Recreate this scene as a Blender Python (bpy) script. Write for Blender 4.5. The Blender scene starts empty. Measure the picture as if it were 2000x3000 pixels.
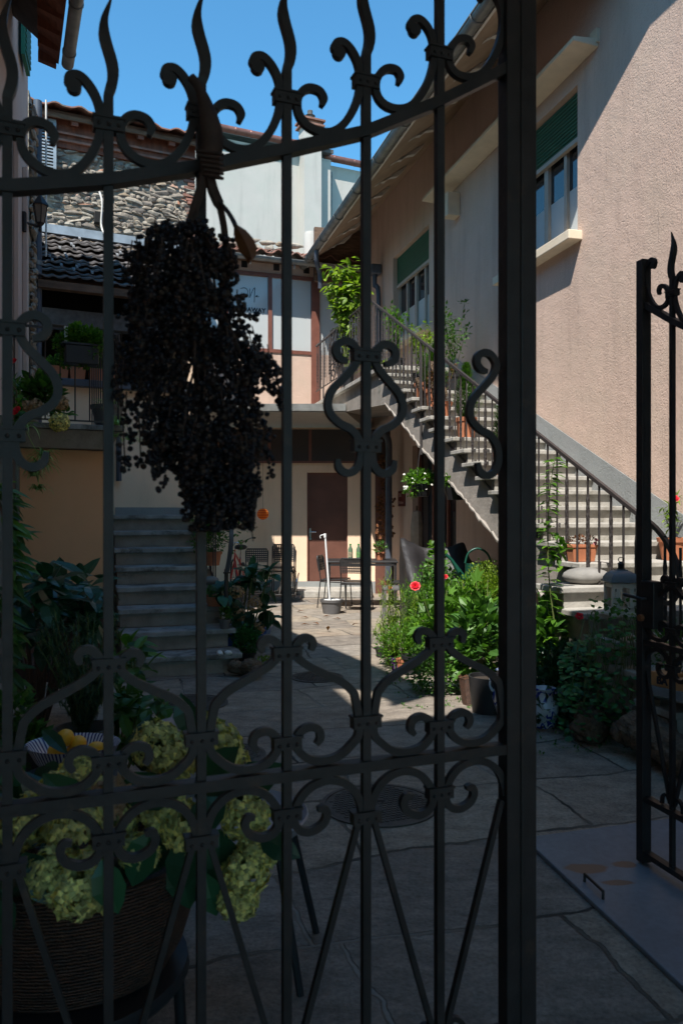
import bpy, math, random
from mathutils import Vector, Matrix
V3 = Vector
rnd = random.Random(11)
U = rnd.uniform
PI = math.pi

# ------------------------------------------------------------------ camera, sky, sun, exposure
scene = bpy.context.scene
col = scene.collection
FPX = 2333.0            # focal length in photo pixels (photo is 2000 x 3000)
EYE = 1.5
cd = bpy.data.cameras.new('camera'); cam = bpy.data.objects.new('camera', cd); col.objects.link(cam)
cam.location = (0, 0, EYE); cam.rotation_euler = (PI/2, 0, 0)
cd.sensor_fit = 'HORIZONTAL'; cd.sensor_width = 24; cd.lens = 28.0
cd.clip_start = 0.05; cd.clip_end = 400
cd.dof.use_dof = True; cd.dof.focus_distance = 9.5; cd.dof.aperture_fstop = 6.3
scene.camera = cam
SUN = V3((-.22, -.62, 1.0)).normalized()
elev = math.asin(SUN.z)
world = bpy.data.worlds.new('World'); scene.world = world; world.use_nodes = True
wn = world.node_tree; bg = wn.nodes['Background']
sky = wn.nodes.new('ShaderNodeTexSky'); sky.sky_type = 'NISHITA'; sky.sun_disc = False
sky.sun_elevation = elev; sky.sun_rotation = math.atan2(SUN.x, SUN.y)
sky.air_density = 1.0; sky.dust_density = 0.2; sky.ozone_density = 4.0
tint = wn.nodes.new('ShaderNodeMixRGB'); tint.blend_type = 'MULTIPLY'; tint.inputs[0].default_value = 1; tint.inputs[2].default_value = (.44, .84, .88, 1)
wn.links.new(sky.outputs[0], tint.inputs[1]); wn.links.new(tint.outputs[0], bg.inputs[0]); bg.inputs[1].default_value = 0.15
sl = bpy.data.lights.new('sun', 'SUN'); so = bpy.data.objects.new('sun', sl); col.objects.link(so)
sl.energy = 4.4; sl.angle = math.radians(0.55); sl.color = (1.0, .955, .89)
so.rotation_euler = SUN.to_track_quat('Z', 'Y').to_euler(); so.location = (-3, -8, 20)
scene.view_settings.view_transform = 'Standard'; scene.view_settings.look = 'None'
scene.cycles.max_bounces = 14; scene.cycles.diffuse_bounces = 8
scene.view_settings.gamma = 1; scene.view_settings.exposure = 0.93

# ------------------------------------------------------------------ materials
def newmat(name):
    m = bpy.data.materials.new(name); m.use_nodes = True
    nt = m.node_tree; b = nt.nodes['Principled BSDF']
    return m, nt, b
def N(nt, t, **kw):
    n = nt.nodes.new('ShaderNode'+t)
    for k, v in kw.items(): setattr(n, k, v)
    return n
def coords(nt, scale=(1, 1, 1)):
    tc = N(nt, 'TexCoord'); mp = N(nt, 'Mapping'); mp.inputs['Scale'].default_value = scale
    nt.links.new(tc.outputs['Object'], mp.inputs[0]); return mp.outputs[0]
def noise(nt, vec, scale, detail=4, rough=.55, dist=0):
    n = N(nt, 'TexNoise'); n.inputs['Scale'].default_value = scale; n.inputs['Detail'].default_value = detail
    n.inputs['Roughness'].default_value = rough; n.inputs['Distortion'].default_value = dist
    nt.links.new(vec, n.inputs['Vector']); return n.outputs['Fac']
def ramp(nt, fac, stops):
    r = N(nt, 'ValToRGB'); e = r.color_ramp.elements
    while len(e) < len(stops): e.new(.5)
    for i, (p, c) in enumerate(stops):
        e[i].position = p; e[i].color = (c[0], c[1], c[2], 1) if not isinstance(c, (int, float)) else (c, c, c, 1)
    nt.links.new(fac, r.inputs[0]); return r.outputs[0]
def bump(nt, b, h, strength, dist, prev=None):
    n = N(nt, 'Bump'); n.inputs['Strength'].default_value = strength; n.inputs['Distance'].default_value = dist
    nt.links.new(h, n.inputs['Height'])
    if prev: nt.links.new(prev, n.inputs['Normal'])
    nt.links.new(n.outputs[0], b.inputs['Normal']); return n.outputs[0]
def mix(nt, fac, a, c, mode='MIX'):
    m = N(nt, 'MixRGB', blend_type=mode)
    for i, x in ((0, fac), (1, a), (2, c)):
        if hasattr(x, 'is_output') or hasattr(x, 'links'): nt.links.new(x, m.inputs[i])
        elif isinstance(x, (int, float)): m.inputs[i].default_value = x if i == 0 else (x, x, x, 1)
        else: m.inputs[i].default_value = (x[0], x[1], x[2], 1)
    return m.outputs[0]
def sc(c, k): return tuple(min(1, x*k) for x in c)
def mat(name, c, rough=.7, var=.15, ns=6, bs=.15, bd=.004, bn=40, metal=0, scale=(1, 1, 1), dirt=None, spec=.4, coat=0):
    m, nt, b = newmat(name); v = coords(nt, scale)
    f = noise(nt, v, ns, 5)
    out = ramp(nt, f, [(.3, sc(c, 1-var)), (.7, sc(c, 1+var))])
    if dirt:
        f2 = noise(nt, v, dirt[1], 6, .7)
        out = mix(nt, ramp(nt, f2, [(dirt[2], 0), (dirt[2]+.15, 1)]), out, dirt[0])
    nt.links.new(out, b.inputs['Base Color'])
    b.inputs['Roughness'].default_value = rough; b.inputs['Metallic'].default_value = metal
    b.inputs['Specular IOR Level'].default_value = spec; b.inputs['Coat Weight'].default_value = coat
    if bs: bump(nt, b, noise(nt, v, bn, 4), bs, bd)
    return m

def plaster(name, c, coarse=1.0, stain=.25):
    m, nt, b = newmat(name); v = coords(nt)
    big = noise(nt, v, .7, 6, .6)
    base = ramp(nt, big, [(.3, sc(c, .93)), (.7, sc(c, 1.06))])
    hue = noise(nt, v, 2.3, 4, .6)
    base = mix(nt, ramp(nt, hue, [(.42, 0), (.65, .3)]), base, (c[0]*.84, c[1]*.93, c[2]*.90))
    stv = coords(nt, (1.2, 1.2, .16))
    st = noise(nt, stv, 3, 6, .65)
    base = mix(nt, ramp(nt, st, [(.50, 0), (.74, stain)]), base, sc(c, .55))
    fine = noise(nt, v, 52, 6, .68)
    cl = noise(nt, v, 9, 4, .6)
    pit = N(nt, 'TexVoronoi'); pit.inputs['Scale'].default_value = 34; nt.links.new(v, pit.inputs['Vector'])
    base = mix(nt, ramp(nt, fine, [(.32, .3*min(coarse, 1)), (.45, 0)]), base, sc(c, .55))
    nt.links.new(base, b.inputs['Base Color']); b.inputs['Roughness'].default_value = .93
    b.inputs['Specular IOR Level'].default_value = .12
    p = bump(nt, b, fine, .6*min(1, coarse), .012*coarse)
    if coarse > .6:
        p = bump(nt, b, mix(nt, ramp(nt, cl, [(.42, 0), (.58, 1)]), (.5, .5, .5), ramp(nt, pit.outputs['Distance'], [(.1, 0), (.4, 1)])), .28, .008, p)
        sv = coords(nt, (38, 38, 4.5)); s1 = noise(nt, sv, 1.0, 2, .5, .2)
        p = bump(nt, b, ramp(nt, s1, [(.66, 0), (.72, 1)]), .5, .008, p)
    v2 = noise(nt, v, 4, 4, .5)
    bump(nt, b, v2, .3, .03*coarse, p)
    return m

def foliage(name, c, var=.45, trans=.35, rough=.45, hue=(1.25, 1.1, .7)):
    m, nt, b = newmat(name)
    g = N(nt, 'NewGeometry')
    a = sc(c, 1-var); z = (c[0]*(1+var)*hue[0], c[1]*(1+var)*hue[1], c[2]*(1+var)*hue[2])
    cr = ramp(nt, g.outputs['Random Per Island'], [(0, a), (.55, c), (1, z)])
    nt.links.new(cr, b.inputs['Base Color']); b.inputs['Roughness'].default_value = rough
    b.inputs['Specular IOR Level'].default_value = .35
    t = N(nt, 'BsdfTranslucent'); nt.links.new(mix(nt, 1, cr, (1.0, 1.15, .45), 'MULTIPLY'), t.inputs[0])
    mx = N(nt, 'MixShader'); mx.inputs[0].default_value = trans
    nt.links.new(b.outputs[0], mx.inputs[1]); nt.links.new(t.outputs[0], mx.inputs[2])
    nt.links.new(mx.outputs[0], nt.nodes['Material Output'].inputs[0])
    return m

def ground_mat():
    m, nt, b = newmat('flagstones')
    v = coords(nt)
    w = N(nt, 'TexNoise'); w.inputs['Scale'].default_value = .9; w.inputs['Detail'].default_value = 3; nt.links.new(v, w.inputs['Vector'])
    s = N(nt, 'VectorMath', operation='SCALE'); s.inputs['Scale'].default_value = .30
    sub = N(nt, 'VectorMath', operation='SUBTRACT'); sub.inputs[1].default_value = (.5, .5, .5)
    nt.links.new(w.outputs['Color'], sub.inputs[0]); nt.links.new(sub.outputs[0], s.inputs[0])
    ad = N(nt, 'VectorMath', operation='ADD'); nt.links.new(v, ad.inputs[0]); nt.links.new(s.outputs[0], ad.inputs[1])
    mp = N(nt, 'Mapping'); mp.inputs['Rotation'].default_value = (0, 0, -.30); nt.links.new(ad.outputs[0], mp.inputs[0])
    br = N(nt, 'TexBrick'); br.offset = .38; br.offset_frequency = 2; br.squash = .72; br.squash_frequency = 3
    br.inputs['Scale'].default_value = 1.0; br.inputs['Brick Width'].default_value = 1.15; br.inputs['Row Height'].default_value = .66
    br.inputs['Mortar Size'].default_value = .012; br.inputs['Mortar Smooth'].default_value = .6; br.inputs['Bias'].default_value = 0
    br.inputs['Color1'].default_value = (0, 0, 0, 1); br.inputs['Color2'].default_value = (1, 1, 1, 1); br.inputs['Mortar'].default_value = (.5, .5, .5, 1)
    jn = N(nt, 'TexNoise'); jn.inputs['Scale'].default_value = 14; jn.inputs['Detail'].default_value = 4; nt.links.new(v, jn.inputs['Vector'])
    js = N(nt, 'VectorMath', operation='MULTIPLY_ADD'); js.inputs[1].default_value = (.035, .035, 0); nt.links.new(jn.outputs['Color'], js.inputs[0]); nt.links.new(mp.outputs[0], js.inputs[2])
    nt.links.new(js.outputs[0], br.inputs['Vector'])
    stone = ramp(nt, br.outputs['Color'], [(0, (.195, .17, .145)), (.35, (.26, .215, .17)), (.7, (.31, .26, .20)), (1, (.225, .205, .185))])
    # riven layers, running with the slab
    cv_ = N(nt, 'VectorMath', operation='MULTIPLY_ADD'); cv_.inputs[1].default_value = (9, 7, 0); nt.links.new(br.outputs['Color'], cv_.inputs[0]); nt.links.new(ad.outputs[0], cv_.inputs[2])
    rv = N(nt, 'Mapping'); rv.inputs['Scale'].default_value = (2.0, 3.6, 1); rv.inputs['Rotation'].default_value = (0, 0, .1); nt.links.new(cv_.outputs[0], rv.inputs[0])
    riv = noise(nt, rv.outputs[0], 2.6, 10, .68, .35)
    stone = mix(nt, 1, stone, ramp(nt, riv, [(.25, .55), (.5, .95), (.8, 1.3)]), 'MULTIPLY')
    sp = noise(nt, v, 55, 5, .7)
    stone = mix(nt, 1, stone, ramp(nt, sp, [(.28, .55), (.5, 1.0), (.72, 1.35)]), 'MULTIPLY')
    rust = noise(nt, v, 1.6, 5, .6)
    mot = noise(nt, v, 7, 6, .7)
    stone = mix(nt, 1, stone, ramp(nt, mot, [(.3, .72), (.7, 1.25)]), 'MULTIPLY')
    stone = mix(nt, ramp(nt, rust, [(.55, 0), (.72, .5)]), stone, (.23, .16, .11))
    jm = noise(nt, v, .6, 3)
    mort = ramp(nt, jm, [(.42, (.03, .028, .025)), (.5, (.14, .12, .095)), (.62, (.30, .28, .25))])
    jf = br.outputs['Fac']
    out = mix(nt, jf, stone, mort)
    nt.links.new(out, b.inputs['Base Color'])
    nt.links.new(ramp(nt, riv, [(.2, .8), (.8, .55)]), b.inputs['Roughness']); b.inputs['Specular IOR Level'].default_value = .35
    p = bump(nt, b, riv, .55, .03)
    p = bump(nt, b, sp, .6, .010, p)
    p = bump(nt, b, noise(nt, v, 9, 6, .65), .5, .02, p)
    bump(nt, b, ramp(nt, br.outputs['Fac'], [(0, 1), (.8, 0)]), .8, .02, p)
    return m

def rubble_mat():
    m, nt, b = newmat('rubble_stone')
    g = N(nt, 'NewGeometry'); v = coords(nt)
    c = ramp(nt, g.outputs['Random Per Island'], [(0, (.11, .095, .08)), (.25, (.22, .185, .15)), (.5, (.30, .25, .19)), (.75, (.36, .32, .26)), (.92, (.28, .21, .14)), (.96, (.36, .30, .24)), (1, (.42, .17, .09))])
    n1 = noise(nt, v, 14, 6, .65)
    c = mix(nt, 1, c, ramp(nt, n1, [(.25, .6), (.75, 1.3)]), 'MULTIPLY')
    nt.links.new(c, b.inputs['Base Color']); b.inputs['Roughness'].default_value = .9
    bump(nt, b, n1, .6, .03); return m

M = {}
M['wall'] = plaster('pink_roughcast', (.565, .415, .335), 1.0, .42)
M['wall_smooth'] = plaster('peach_plaster', (.82, .60, .43), .35, .25)
M['wall_left'] = plaster('rose_plaster', (.58, .44, .37), .35, .35)
M['orange'] = plaster('orange_paint', (.68, .37, .20), .12, .12)
M['white_wall'] = plaster('white_render', (.47, .435, .39), .4, .35)
M['grey_render'] = plaster('grey_skirting_render', (.26, .265, .26), .7, .3)
M['concrete'] = mat('concrete', (.27, .24, .21), .9, .25, 5, .5, .01, 30, dirt=((.12, .12, .10), 2.5, .55))
M['darkconc'] = mat('dark_concrete', (.11, .11, .11), .9, .3, 12, .3, .005, 60)
M['step'] = mat('granite_step', (.35, .33, .295), .8, .2, 9, .45, .008, 35, dirt=((.20, .185, .15), 3.5, .53))
M['step_dark'] = mat('mossy_step', (.25, .25, .24), .85, .3, 5, .5, .01, 25, dirt=((.07, .07, .06), 3, .5))
M['iron'] = mat('black_iron', (.020, .016, .0155), .5, .35, 14, .35, .003, 70, dirt=((.05, .030, .021), 11, .57), spec=.3)
M['rail'] = mat('brown_grey_iron', (.034, .028, .027), .45, .2, 20, .15, .002, 80, spec=.5)
M['zinc'] = mat('weathered_zinc', (.20, .20, .185), .5, .3, 6, .15, .003, 25, metal=.4)
M['darkzinc'] = mat('dark_pipe', (.07, .08, .10), .45, .2, 6, .1, .003, 25)
M['copper'] = mat('copper_gutter', (.19, .085, .065), .4, .3, 5, .1, .002, 30, metal=.3)
M['cream'] = mat('cream_paint', (.66, .56, .42), .65, .08, 5, .15, .003, 40)
M['white_wood'] = mat('white_painted_wood', (.62, .58, .52), .6, .1, 8, .2, .002, 60)
M['frame_beige'] = mat('beige_window_frame', (.40, .35, .29), .5, .08, 8, .1, .002, 60)
M['green_shutter'] = mat('green_roller_slats', (.015, .10, .055), .45, .15, 8, .1, .002, 50)
M['glass'] = mat('dark_window_glass', (.018, .022, .026), .03, .05, 2, 0, spec=.9)
M['film'] = mat('frosted_film_pane', (.50, .52, .51), .6, .05, 3, 0, spec=.15)
M['panel_white'] = mat('white_film_pane', (.47, .50, .50), .12, .03, 1.2, 0, spec=.5)
M['brown'] = mat('brown_painted_frame', (.17, .065, .045), .5, .15, 6, .1, .002, 50)
M['brown_door'] = mat('brown_door', (.13, .055, .038), .5, .2, 3, .15, .003, 50)
M['darkpanel'] = mat('dark_brown_panel', (.035, .02, .016), .4, .3, 2, .05, .002, 30)
M['void'] = mat('dark_interior', (.012, .011, .010), .9, .3, 3, 0)  # near-black colour stands in for the shade inside openings and holes
M['tile_dark'] = mat('dark_roof_tile', (.10, .09, .085), .95, .4, 5, .5, .01, 40, dirt=((.22, .2, .19), 9, .66))
M['tile_red'] = mat('terracotta_roof_tile', (.25, .12, .085), .85, .35, 5, .4, .01, 30, dirt=((.13, .12, .10), 4, .52))
M['wood_under'] = mat('stained_boards', (.16, .055, .03), .75, .35, 4, .3, .006, 30, scale=(6, 1, 1))
M['old_wood'] = mat('old_wood', (.13, .075, .045), .8, .4, 5, .5, .012, 22, scale=(1, 1, 5))
M['drift'] = mat('driftwood', (.12, .08, .05), .85, .5, 9, .9, .03, 14, scale=(3, 1, 3))
M['terra'] = mat('terracotta_pot', (.42, .155, .075), .8, .15, 6, .15, .003, 40, dirt=((.5, .33, .25), 5, .62))
M['plastic_black'] = mat('black_plastic', (.02, .02, .022), .45, .1, 6, 0)
M['plastic_grey'] = mat('grey_plastic', (.12, .115, .115), .55, .12, 6, .05, .002, 40)
M['chair'] = mat('black_chair_plastic', (.028, .027, .028), .38, .1, 6, 0, spec=.5)
M['lilac'] = mat('pale_grey_seat', (.30, .28, .30), .45, .06, 3, .05, .002, 40)
M['wicker'] = None
M['soil'] = mat('potting_soil', (.035, .025, .018), .95, .3, 20, .6, .01, 60)
M['rubble'] = rubble_mat()
M['soffit'] = mat('soffit_paint', (.36, .265, .185), .8, .15, 4, .2, .004, 30)
M['mortar'] = mat('rubble_mortar', (.30, .255, .20), .95, .35, 8, .9, .03, 14)
M['ground'] = ground_mat()
M['white_stone'] = mat('white_pebble', (.62, .62, .6), .7, .1, 6, .2, .004, 20)
M['grey_stone'] = mat('grey_boulder', (.20, .19, .175), .85, .3, 4, .5, .01, 20)
M['white_metal'] = mat('white_enamel', (.72, .72, .72), .4, .05, 6, 0)
M['lantern_roof'] = mat('blue_grey_lantern_roof', (.13, .155, .18), .45, .2, 6, .1, .002, 40)
M['tarp'] = mat('dark_rain_cover', (.022, .020, .021), .5, .2, 4, .5, .02, 9)
M['can_green'] = mat('green_watering_can_paint', (.008, .06, .04), .35, .15, 5, 0)
M['cover_black'] = M['plastic_black']
M['red'] = mat('red_paint', (.55, .03, .02), .35, .05, 5, 0)
M['chrome'] = mat('chrome', (.5, .5, .5), .22, .05, 5, 0, metal=1)
M['blue_pot'] = mat('blue_glaze', (.03, .10, .32), .3, .3, 5, 0)
M['purple'] = mat('purple_pot', (.16, .06, .26), .6, .1, 5, 0)
M['steel'] = mat('galvanised_plate', (.15, .175, .205), .5, .15, 2.5, .12, .004, 5, metal=0, dirt=((.15, .16, .19), 30, .7))
M['rust'] = mat('rust_stain', (.22, .08, .03), .8, .3, 12, .1, .002, 40)
M['castiron'] = mat('cast_iron_cover', (.085, .07, .06), .6, .3, 10, .3, .004, 60, metal=.3)
M['yellow'] = mat('lemon_peel', (.80, .42, .02), .45, .12, 5, .3, .002, 120)
M['ink'] = mat('black_lettering', (.012, .014, .02), .6, .05, 5, 0)
M['sign_red'] = mat('sign_maroon', (.12, .018, .014), .6, .2, 5, 0)
M['sign_pink'] = mat('sign_lettering', (.42, .26, .22), .6, .1, 5, 0)
M['label_orange'] = mat('orange_crate_board', (.42, .19, .07), .7, .25, 6, .1, .003, 30)
M['crate_grey'] = mat('grey_crate_board', (.16, .165, .17), .8, .3, 8, .3, .006, 30)
M['petal_red'] = foliage('red_petals', (.60, .008, .02), .3, .25, .5, (1, 1, 1))
M['petal_hyd'] = foliage('hydrangea_florets', (.60, .56, .21), .6, .3, .6, (1.2, 1.05, .9))
M['petal_dry'] = foliage('dried_florets', (.42, .27, .15), .3, .3, .7, (1.1, 1, 1))
M['petal_white'] = foliage('white_petals', (.7, .68, .62), .15, .2, .6, (1, 1, 1))
M['leaf_bright'] = foliage('bright_leaves', (.085, .20, .022), .4, .45)
M['leaf_lime'] = foliage('lime_leaves', (.17, .27, .03), .4, .45)
M['leaf_mid'] = foliage('mid_leaves', (.06, .15, .03), .45, .35)
M['leaf_dark'] = foliage('dark_glossy_leaves', (.022, .075, .035), .4, .2, .32, (1.1, 1.1, 1))
M['leaf_blue'] = foliage('nasturtium_leaves', (.036, .145, .04), .4, .3, .5, (1.1, 1.15, .9))
M['leaf_conifer'] = foliage('conifer_needles', (.055, .135, .025), .5, .25, .6)
M['leaf_spider'] = foliage('spider_plant_blades', (.26, .40, .14), .45, .35, .45, (1.3, 1.2, 1.3))
M['leaf_brown'] = foliage('dried_leaves', (.14, .06, .025), .5, .3, .7, (1.2, 1, .9))
M['stem'] = mat('green_stem', (.10, .12, .035), .7, .3, 10, 0)
M['bark'] = mat('brown_stem', (.10, .06, .04), .85, .3, 14, .4, .004, 60)
M['berry'] = mat('black_berries', (.009, .008, .011), .5, .6, 30, .2, .001, 200, spec=.25)
def berry_mat():
    m, nt, b = newmat('black_berries'); g = N(nt, 'NewGeometry')
    nt.links.new(ramp(nt, g.outputs['Random Per Island'], [(0, (.004, .004, .007)), (.6, (.011, .010, .014)), (.85, (.028, .018, .014)), (1, (.05, .03, .02))]), b.inputs['Base Color'])
    nt.links.new(ramp(nt, g.outputs['Random Per Island'], [(0, .35), (1, .8)]), b.inputs['Roughness']); b.inputs['Specular IOR Level'].default_value = .25; return m
M['berry'] = berry_mat()
M['twig'] = mat('dry_twig', (.032, .017, .012), .8, .4, 30, .5, .003, 80)

def wicker_mat():
    m, nt, b = newmat('brown_wicker'); v = coords(nt)
    w1 = N(nt, 'TexWave', wave_type='BANDS', bands_direction='Z'); w1.inputs['Scale'].default_value = 34; w1.inputs['Distortion'].default_value = 3.5; w1.inputs['Detail Scale'].default_value = 3
    nt.links.new(v, w1.inputs['Vector'])
    w2 = N(nt, 'TexNoise'); w2.inputs['Scale'].default_value = 45; nt.links.new(v, w2.inputs['Vector'])
    c = ramp(nt, w1.outputs['Fac'], [(.1, (.02, .009, .005)), (.6, (.105, .042, .019))])
    c = mix(nt, 1, c, ramp(nt, w2.outputs['Fac'], [(.3, .5), (.7, 1.3)]), 'MULTIPLY')
    nt.links.new(c, b.inputs['Base Color']); b.inputs['Roughness'].default_value = .6
    bump(nt, b, w1.outputs['Fac'], .8, .01); return m
M['wicker'] = wicker_mat()

def vase_mat():
    m, nt, b = newmat('blue_white_ceramic'); v = coords(nt)
    w = N(nt, 'TexWave', wave_type='RINGS', rings_direction='SPHERICAL'); w.inputs['Scale'].default_value = 5; w.inputs['Distortion'].default_value = 9
    w.inputs['Detail Scale'].default_value = 1.6; w.inputs['Detail'].default_value = 1
    nt.links.new(coords(nt, (3, 3, 1.5)), w.inputs['Vector'])
    n = noise(nt, v, 9, 1)
    a = ramp(nt, w.outputs['Fac'], [(.55, 0), (.6, 1)]); bb = ramp(nt, n, [(.45, 0), (.49, 1)])
    f = mix(nt, 1, a, bb, 'MULTIPLY')
    nt.links.new(mix(nt, f, (.50, .54, .60), (.012, .04, .30)), b.inputs['Base Color']); b.inputs['Roughness'].default_value = .15
    return m
M['vase'] = vase_mat()

def plate_mat(spots, root):
    m, nt, b = newmat('galvanised_plate'); v = coords(nt)
    n1 = noise(nt, v, 2.2, 5, .6); n2 = noise(nt, v, 30, 5, .7)
    c = ramp(nt, n1, [(.3, (.12, .14, .165)), (.7, (.175, .20, .23))]); c = mix(nt, 1, c, ramp(nt, n2, [(.3, .85), (.7, 1.12)]), 'MULTIPLY')
    wn_ = N(nt, 'TexNoise'); wn_.inputs['Scale'].default_value = 9; wn_.inputs['Detail'].default_value = 5; nt.links.new(v, wn_.inputs['Vector'])
    for (x, y, rx, ry) in spots:
        sb_ = N(nt, 'VectorMath', operation='SUBTRACT'); nt.links.new(v, sb_.inputs[0]); sb_.inputs[1].default_value = (x-root[0], y-root[1], 0)
        mu = N(nt, 'VectorMath', operation='MULTIPLY'); nt.links.new(sb_.outputs[0], mu.inputs[0]); mu.inputs[1].default_value = (1/rx, 1/ry, 0)
        le = N(nt, 'VectorMath', operation='LENGTH'); nt.links.new(mu.outputs[0], le.inputs[0])
        ma = N(nt, 'Math', operation='MULTIPLY_ADD'); ma.inputs[1].default_value = 1.6; nt.links.new(wn_.outputs['Fac'], ma.inputs[0]); nt.links.new(le.outputs['Value'], ma.inputs[2])
        c = mix(nt, ramp(nt, ma.outputs[0], [(0, 1), (.0, 1)] if 0 else [(.55, .9), (1.0, 0)]) if 0 else ramp2(nt, ma.outputs[0], 1.55, 1.85), c, (.17, .075, .035))
    nt.links.new(c, b.inputs['Base Color']); b.inputs['Roughness'].default_value = .5
    bump(nt, b, n2, .15, .002); return m
def ramp2(nt, val, a, z):
    r = N(nt, 'MapRange'); r.inputs['From Min'].default_value = a; r.inputs['From Max'].default_value = z; r.inputs['To Min'].default_value = .85; r.inputs['To Max'].default_value = 0
    nt.links.new(val, r.inputs['Value']); return r.outputs['Result']
# ------------------------------------------------------------------ mesh helpers
ORIG = {}
def cr(pts, n=6):
    """Catmull-Rom through 2-D or 3-D points"""
    out = []; P = [pts[0]]+list(pts)+[pts[-1]]
    for i in range(1, len(P)-2):
        p0, p1, p2, p3 = P[i-1], P[i], P[i+1], P[i+2]
        for k in range(n):
            t = k/n; t2 = t*t; t3 = t2*t
            out.append(tuple(.5*((2*p1[j])+(-p0[j]+p2[j])*t+(2*p0[j]-5*p1[j]+4*p2[j]-p3[j])*t2+(-p0[j]+3*p1[j]-3*p2[j]+p3[j])*t3) for j in range(len(p1))))
    out.append(tuple(pts[-1])); return out

class MB:
    def __init__(s): s.v = []; s.f = []
    def add(s, vs, fs):
        o = len(s.v); s.v += [tuple(p) for p in vs]; s.f += [tuple(o+i for i in f) for f in fs]; return s
    def hexa(s, p):   # 8 points, bottom ring then top ring
        return s.add(p, [(3, 2, 1, 0), (4, 5, 6, 7), (0, 1, 5, 4), (1, 2, 6, 5), (2, 3, 7, 6), (3, 0, 4, 7)])
    def box(s, c, d, ax=None):
        c = V3(c); ex, ey, ez = ax or (V3((1, 0, 0)), V3((0, 1, 0)), V3((0, 0, 1)))
        X, Y, Z = ex*d[0]/2, ey*d[1]/2, ez*d[2]/2
        return s.hexa([c-X-Y-Z, c+X-Y-Z, c+X+Y-Z, c-X+Y-Z, c-X-Y+Z, c+X-Y+Z, c+X+Y+Z, c-X+Y+Z])
    def fbox(s, F, a0, a1, w0, w1, z0, z1):
        return s.hexa([F(a0, w0, z0), F(a1, w0, z0), F(a1, w1, z0), F(a0, w1, z0), F(a0, w0, z1), F(a1, w0, z1), F(a1, w1, z1), F(a0, w1, z1)])
    def quad(s, *p): return s.add(p, [tuple(range(len(p)))])
    def prism(s, base, ext):
        n = len(base); e = V3(ext); top = [V3(p)+e for p in base]
        return s.add(list(base)+top, [tuple(range(n))[::-1], tuple(range(n, 2*n))]+[(i, (i+1) % n, n+(i+1) % n, n+i) for i in range(n)])
    def tube(s, pts, r, n=6, cap=True, sq=None, twist=0):
        pts = [V3(p) for p in pts]; m = len(pts); up = None; vs = []
        for i, p in enumerate(pts):
            t = (pts[min(i+1, m-1)]-pts[max(i-1, 0)])
            t = t.normalized() if t.length > 1e-9 else V3((0, 0, 1))
            if up is None:
                up = V3((0, 0, 1)) if abs(t.z) < .9 else V3((1, 0, 0))
                if sq: up = V3(sq)
            x = t.cross(up)
            if x.length < 1e-6: x = t.cross(V3((0, 1, .01)))
            x.normalize(); y = x.cross(t).normalized(); up = y
            rr = r[i] if isinstance(r, (list, tuple)) else r
            for k in range(n):
                a = 2*PI*k/n+PI/n+twist*i
                vs.append(p+x*(math.cos(a)*rr)+y*(math.sin(a)*rr))
        fs = [(i*n+k, i*n+(k+1) % n, (i+1)*n+(k+1) % n, (i+1)*n+k) for i in range(m-1) for k in range(n)]
        if cap: fs += [tuple(range(n))[::-1], tuple(range((m-1)*n, m*n))]
        return s.add(vs, fs)
    def lathe(s, c, prof, n=24, sx=1, sy=1, rib=0):
        c = V3(c); vs = []; m = len(prof)
        for r, z in prof:
            for k in range(n):
                a = 2*PI*k/n; q = r*(1+rib*(k % 2)); vs.append(c+V3((math.cos(a)*q*sx, math.sin(a)*q*sy, z)))
        fs = [(i*n+k, i*n+(k+1) % n, (i+1)*n+(k+1) % n, (i+1)*n+k) for i in range(m-1) for k in range(n)]
        if prof[0][0] > 1e-4: fs.append(tuple(range(n))[::-1])
        return s.add(vs, fs)
    def ball(s, c, r, nu=12, nv=8, jit=0, rot=None):
        c = V3(c); r = (r, r, r) if isinstance(r, (int, float)) else r; vs = []; 
        for j in range(nv+1):
            th = PI*j/nv
            for i in range(nu):
                ph = 2*PI*i/nu; q = 1+U(-jit, jit)
                p = V3((r[0]*math.sin(th)*math.cos(ph)*q, r[1]*math.sin(th)*math.sin(ph)*q, r[2]*math.cos(th)*q))
                if rot: p = rot @ p
                vs.append(c+p)
        fs = [(j*nu+i, (j+1)*nu+i, (j+1)*nu+(i+1) % nu, j*nu+(i+1) % nu) for j in range(nv) for i in range(nu)]
        return s.add(vs, fs)
    def sweep(s, pts, w, depth, T):
        """flat iron strip: 2-D path, in-plane widths w, depth across the plane; T(u, z, off) -> 3-D"""
        m = len(pts); vs = []
        for i, p in enumerate(pts):
            a = pts[max(i-1, 0)]; b = pts[min(i+1, m-1)]
            tx, ty = b[0]-a[0], b[1]-a[1]; l = math.hypot(tx, ty) or 1; nx, ny = -ty/l, tx/l
            ww = (w[i] if isinstance(w, (list, tuple)) else w)/2
            for sg, o in ((-1, -1), (1, -1), (1, 1), (-1, 1)):
                vs.append(T(p[0]+nx*ww*sg, p[1]+ny*ww*sg, o*depth/2))
        fs = [(i*4+k, i*4+(k+1) % 4, (i+1)*4+(k+1) % 4, (i+1)*4+k) for i in range(m-1) for k in range(4)]
        fs += [(3, 2, 1, 0), tuple(range((m-1)*4, m*4))]
        return s.add(vs, fs)
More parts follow.
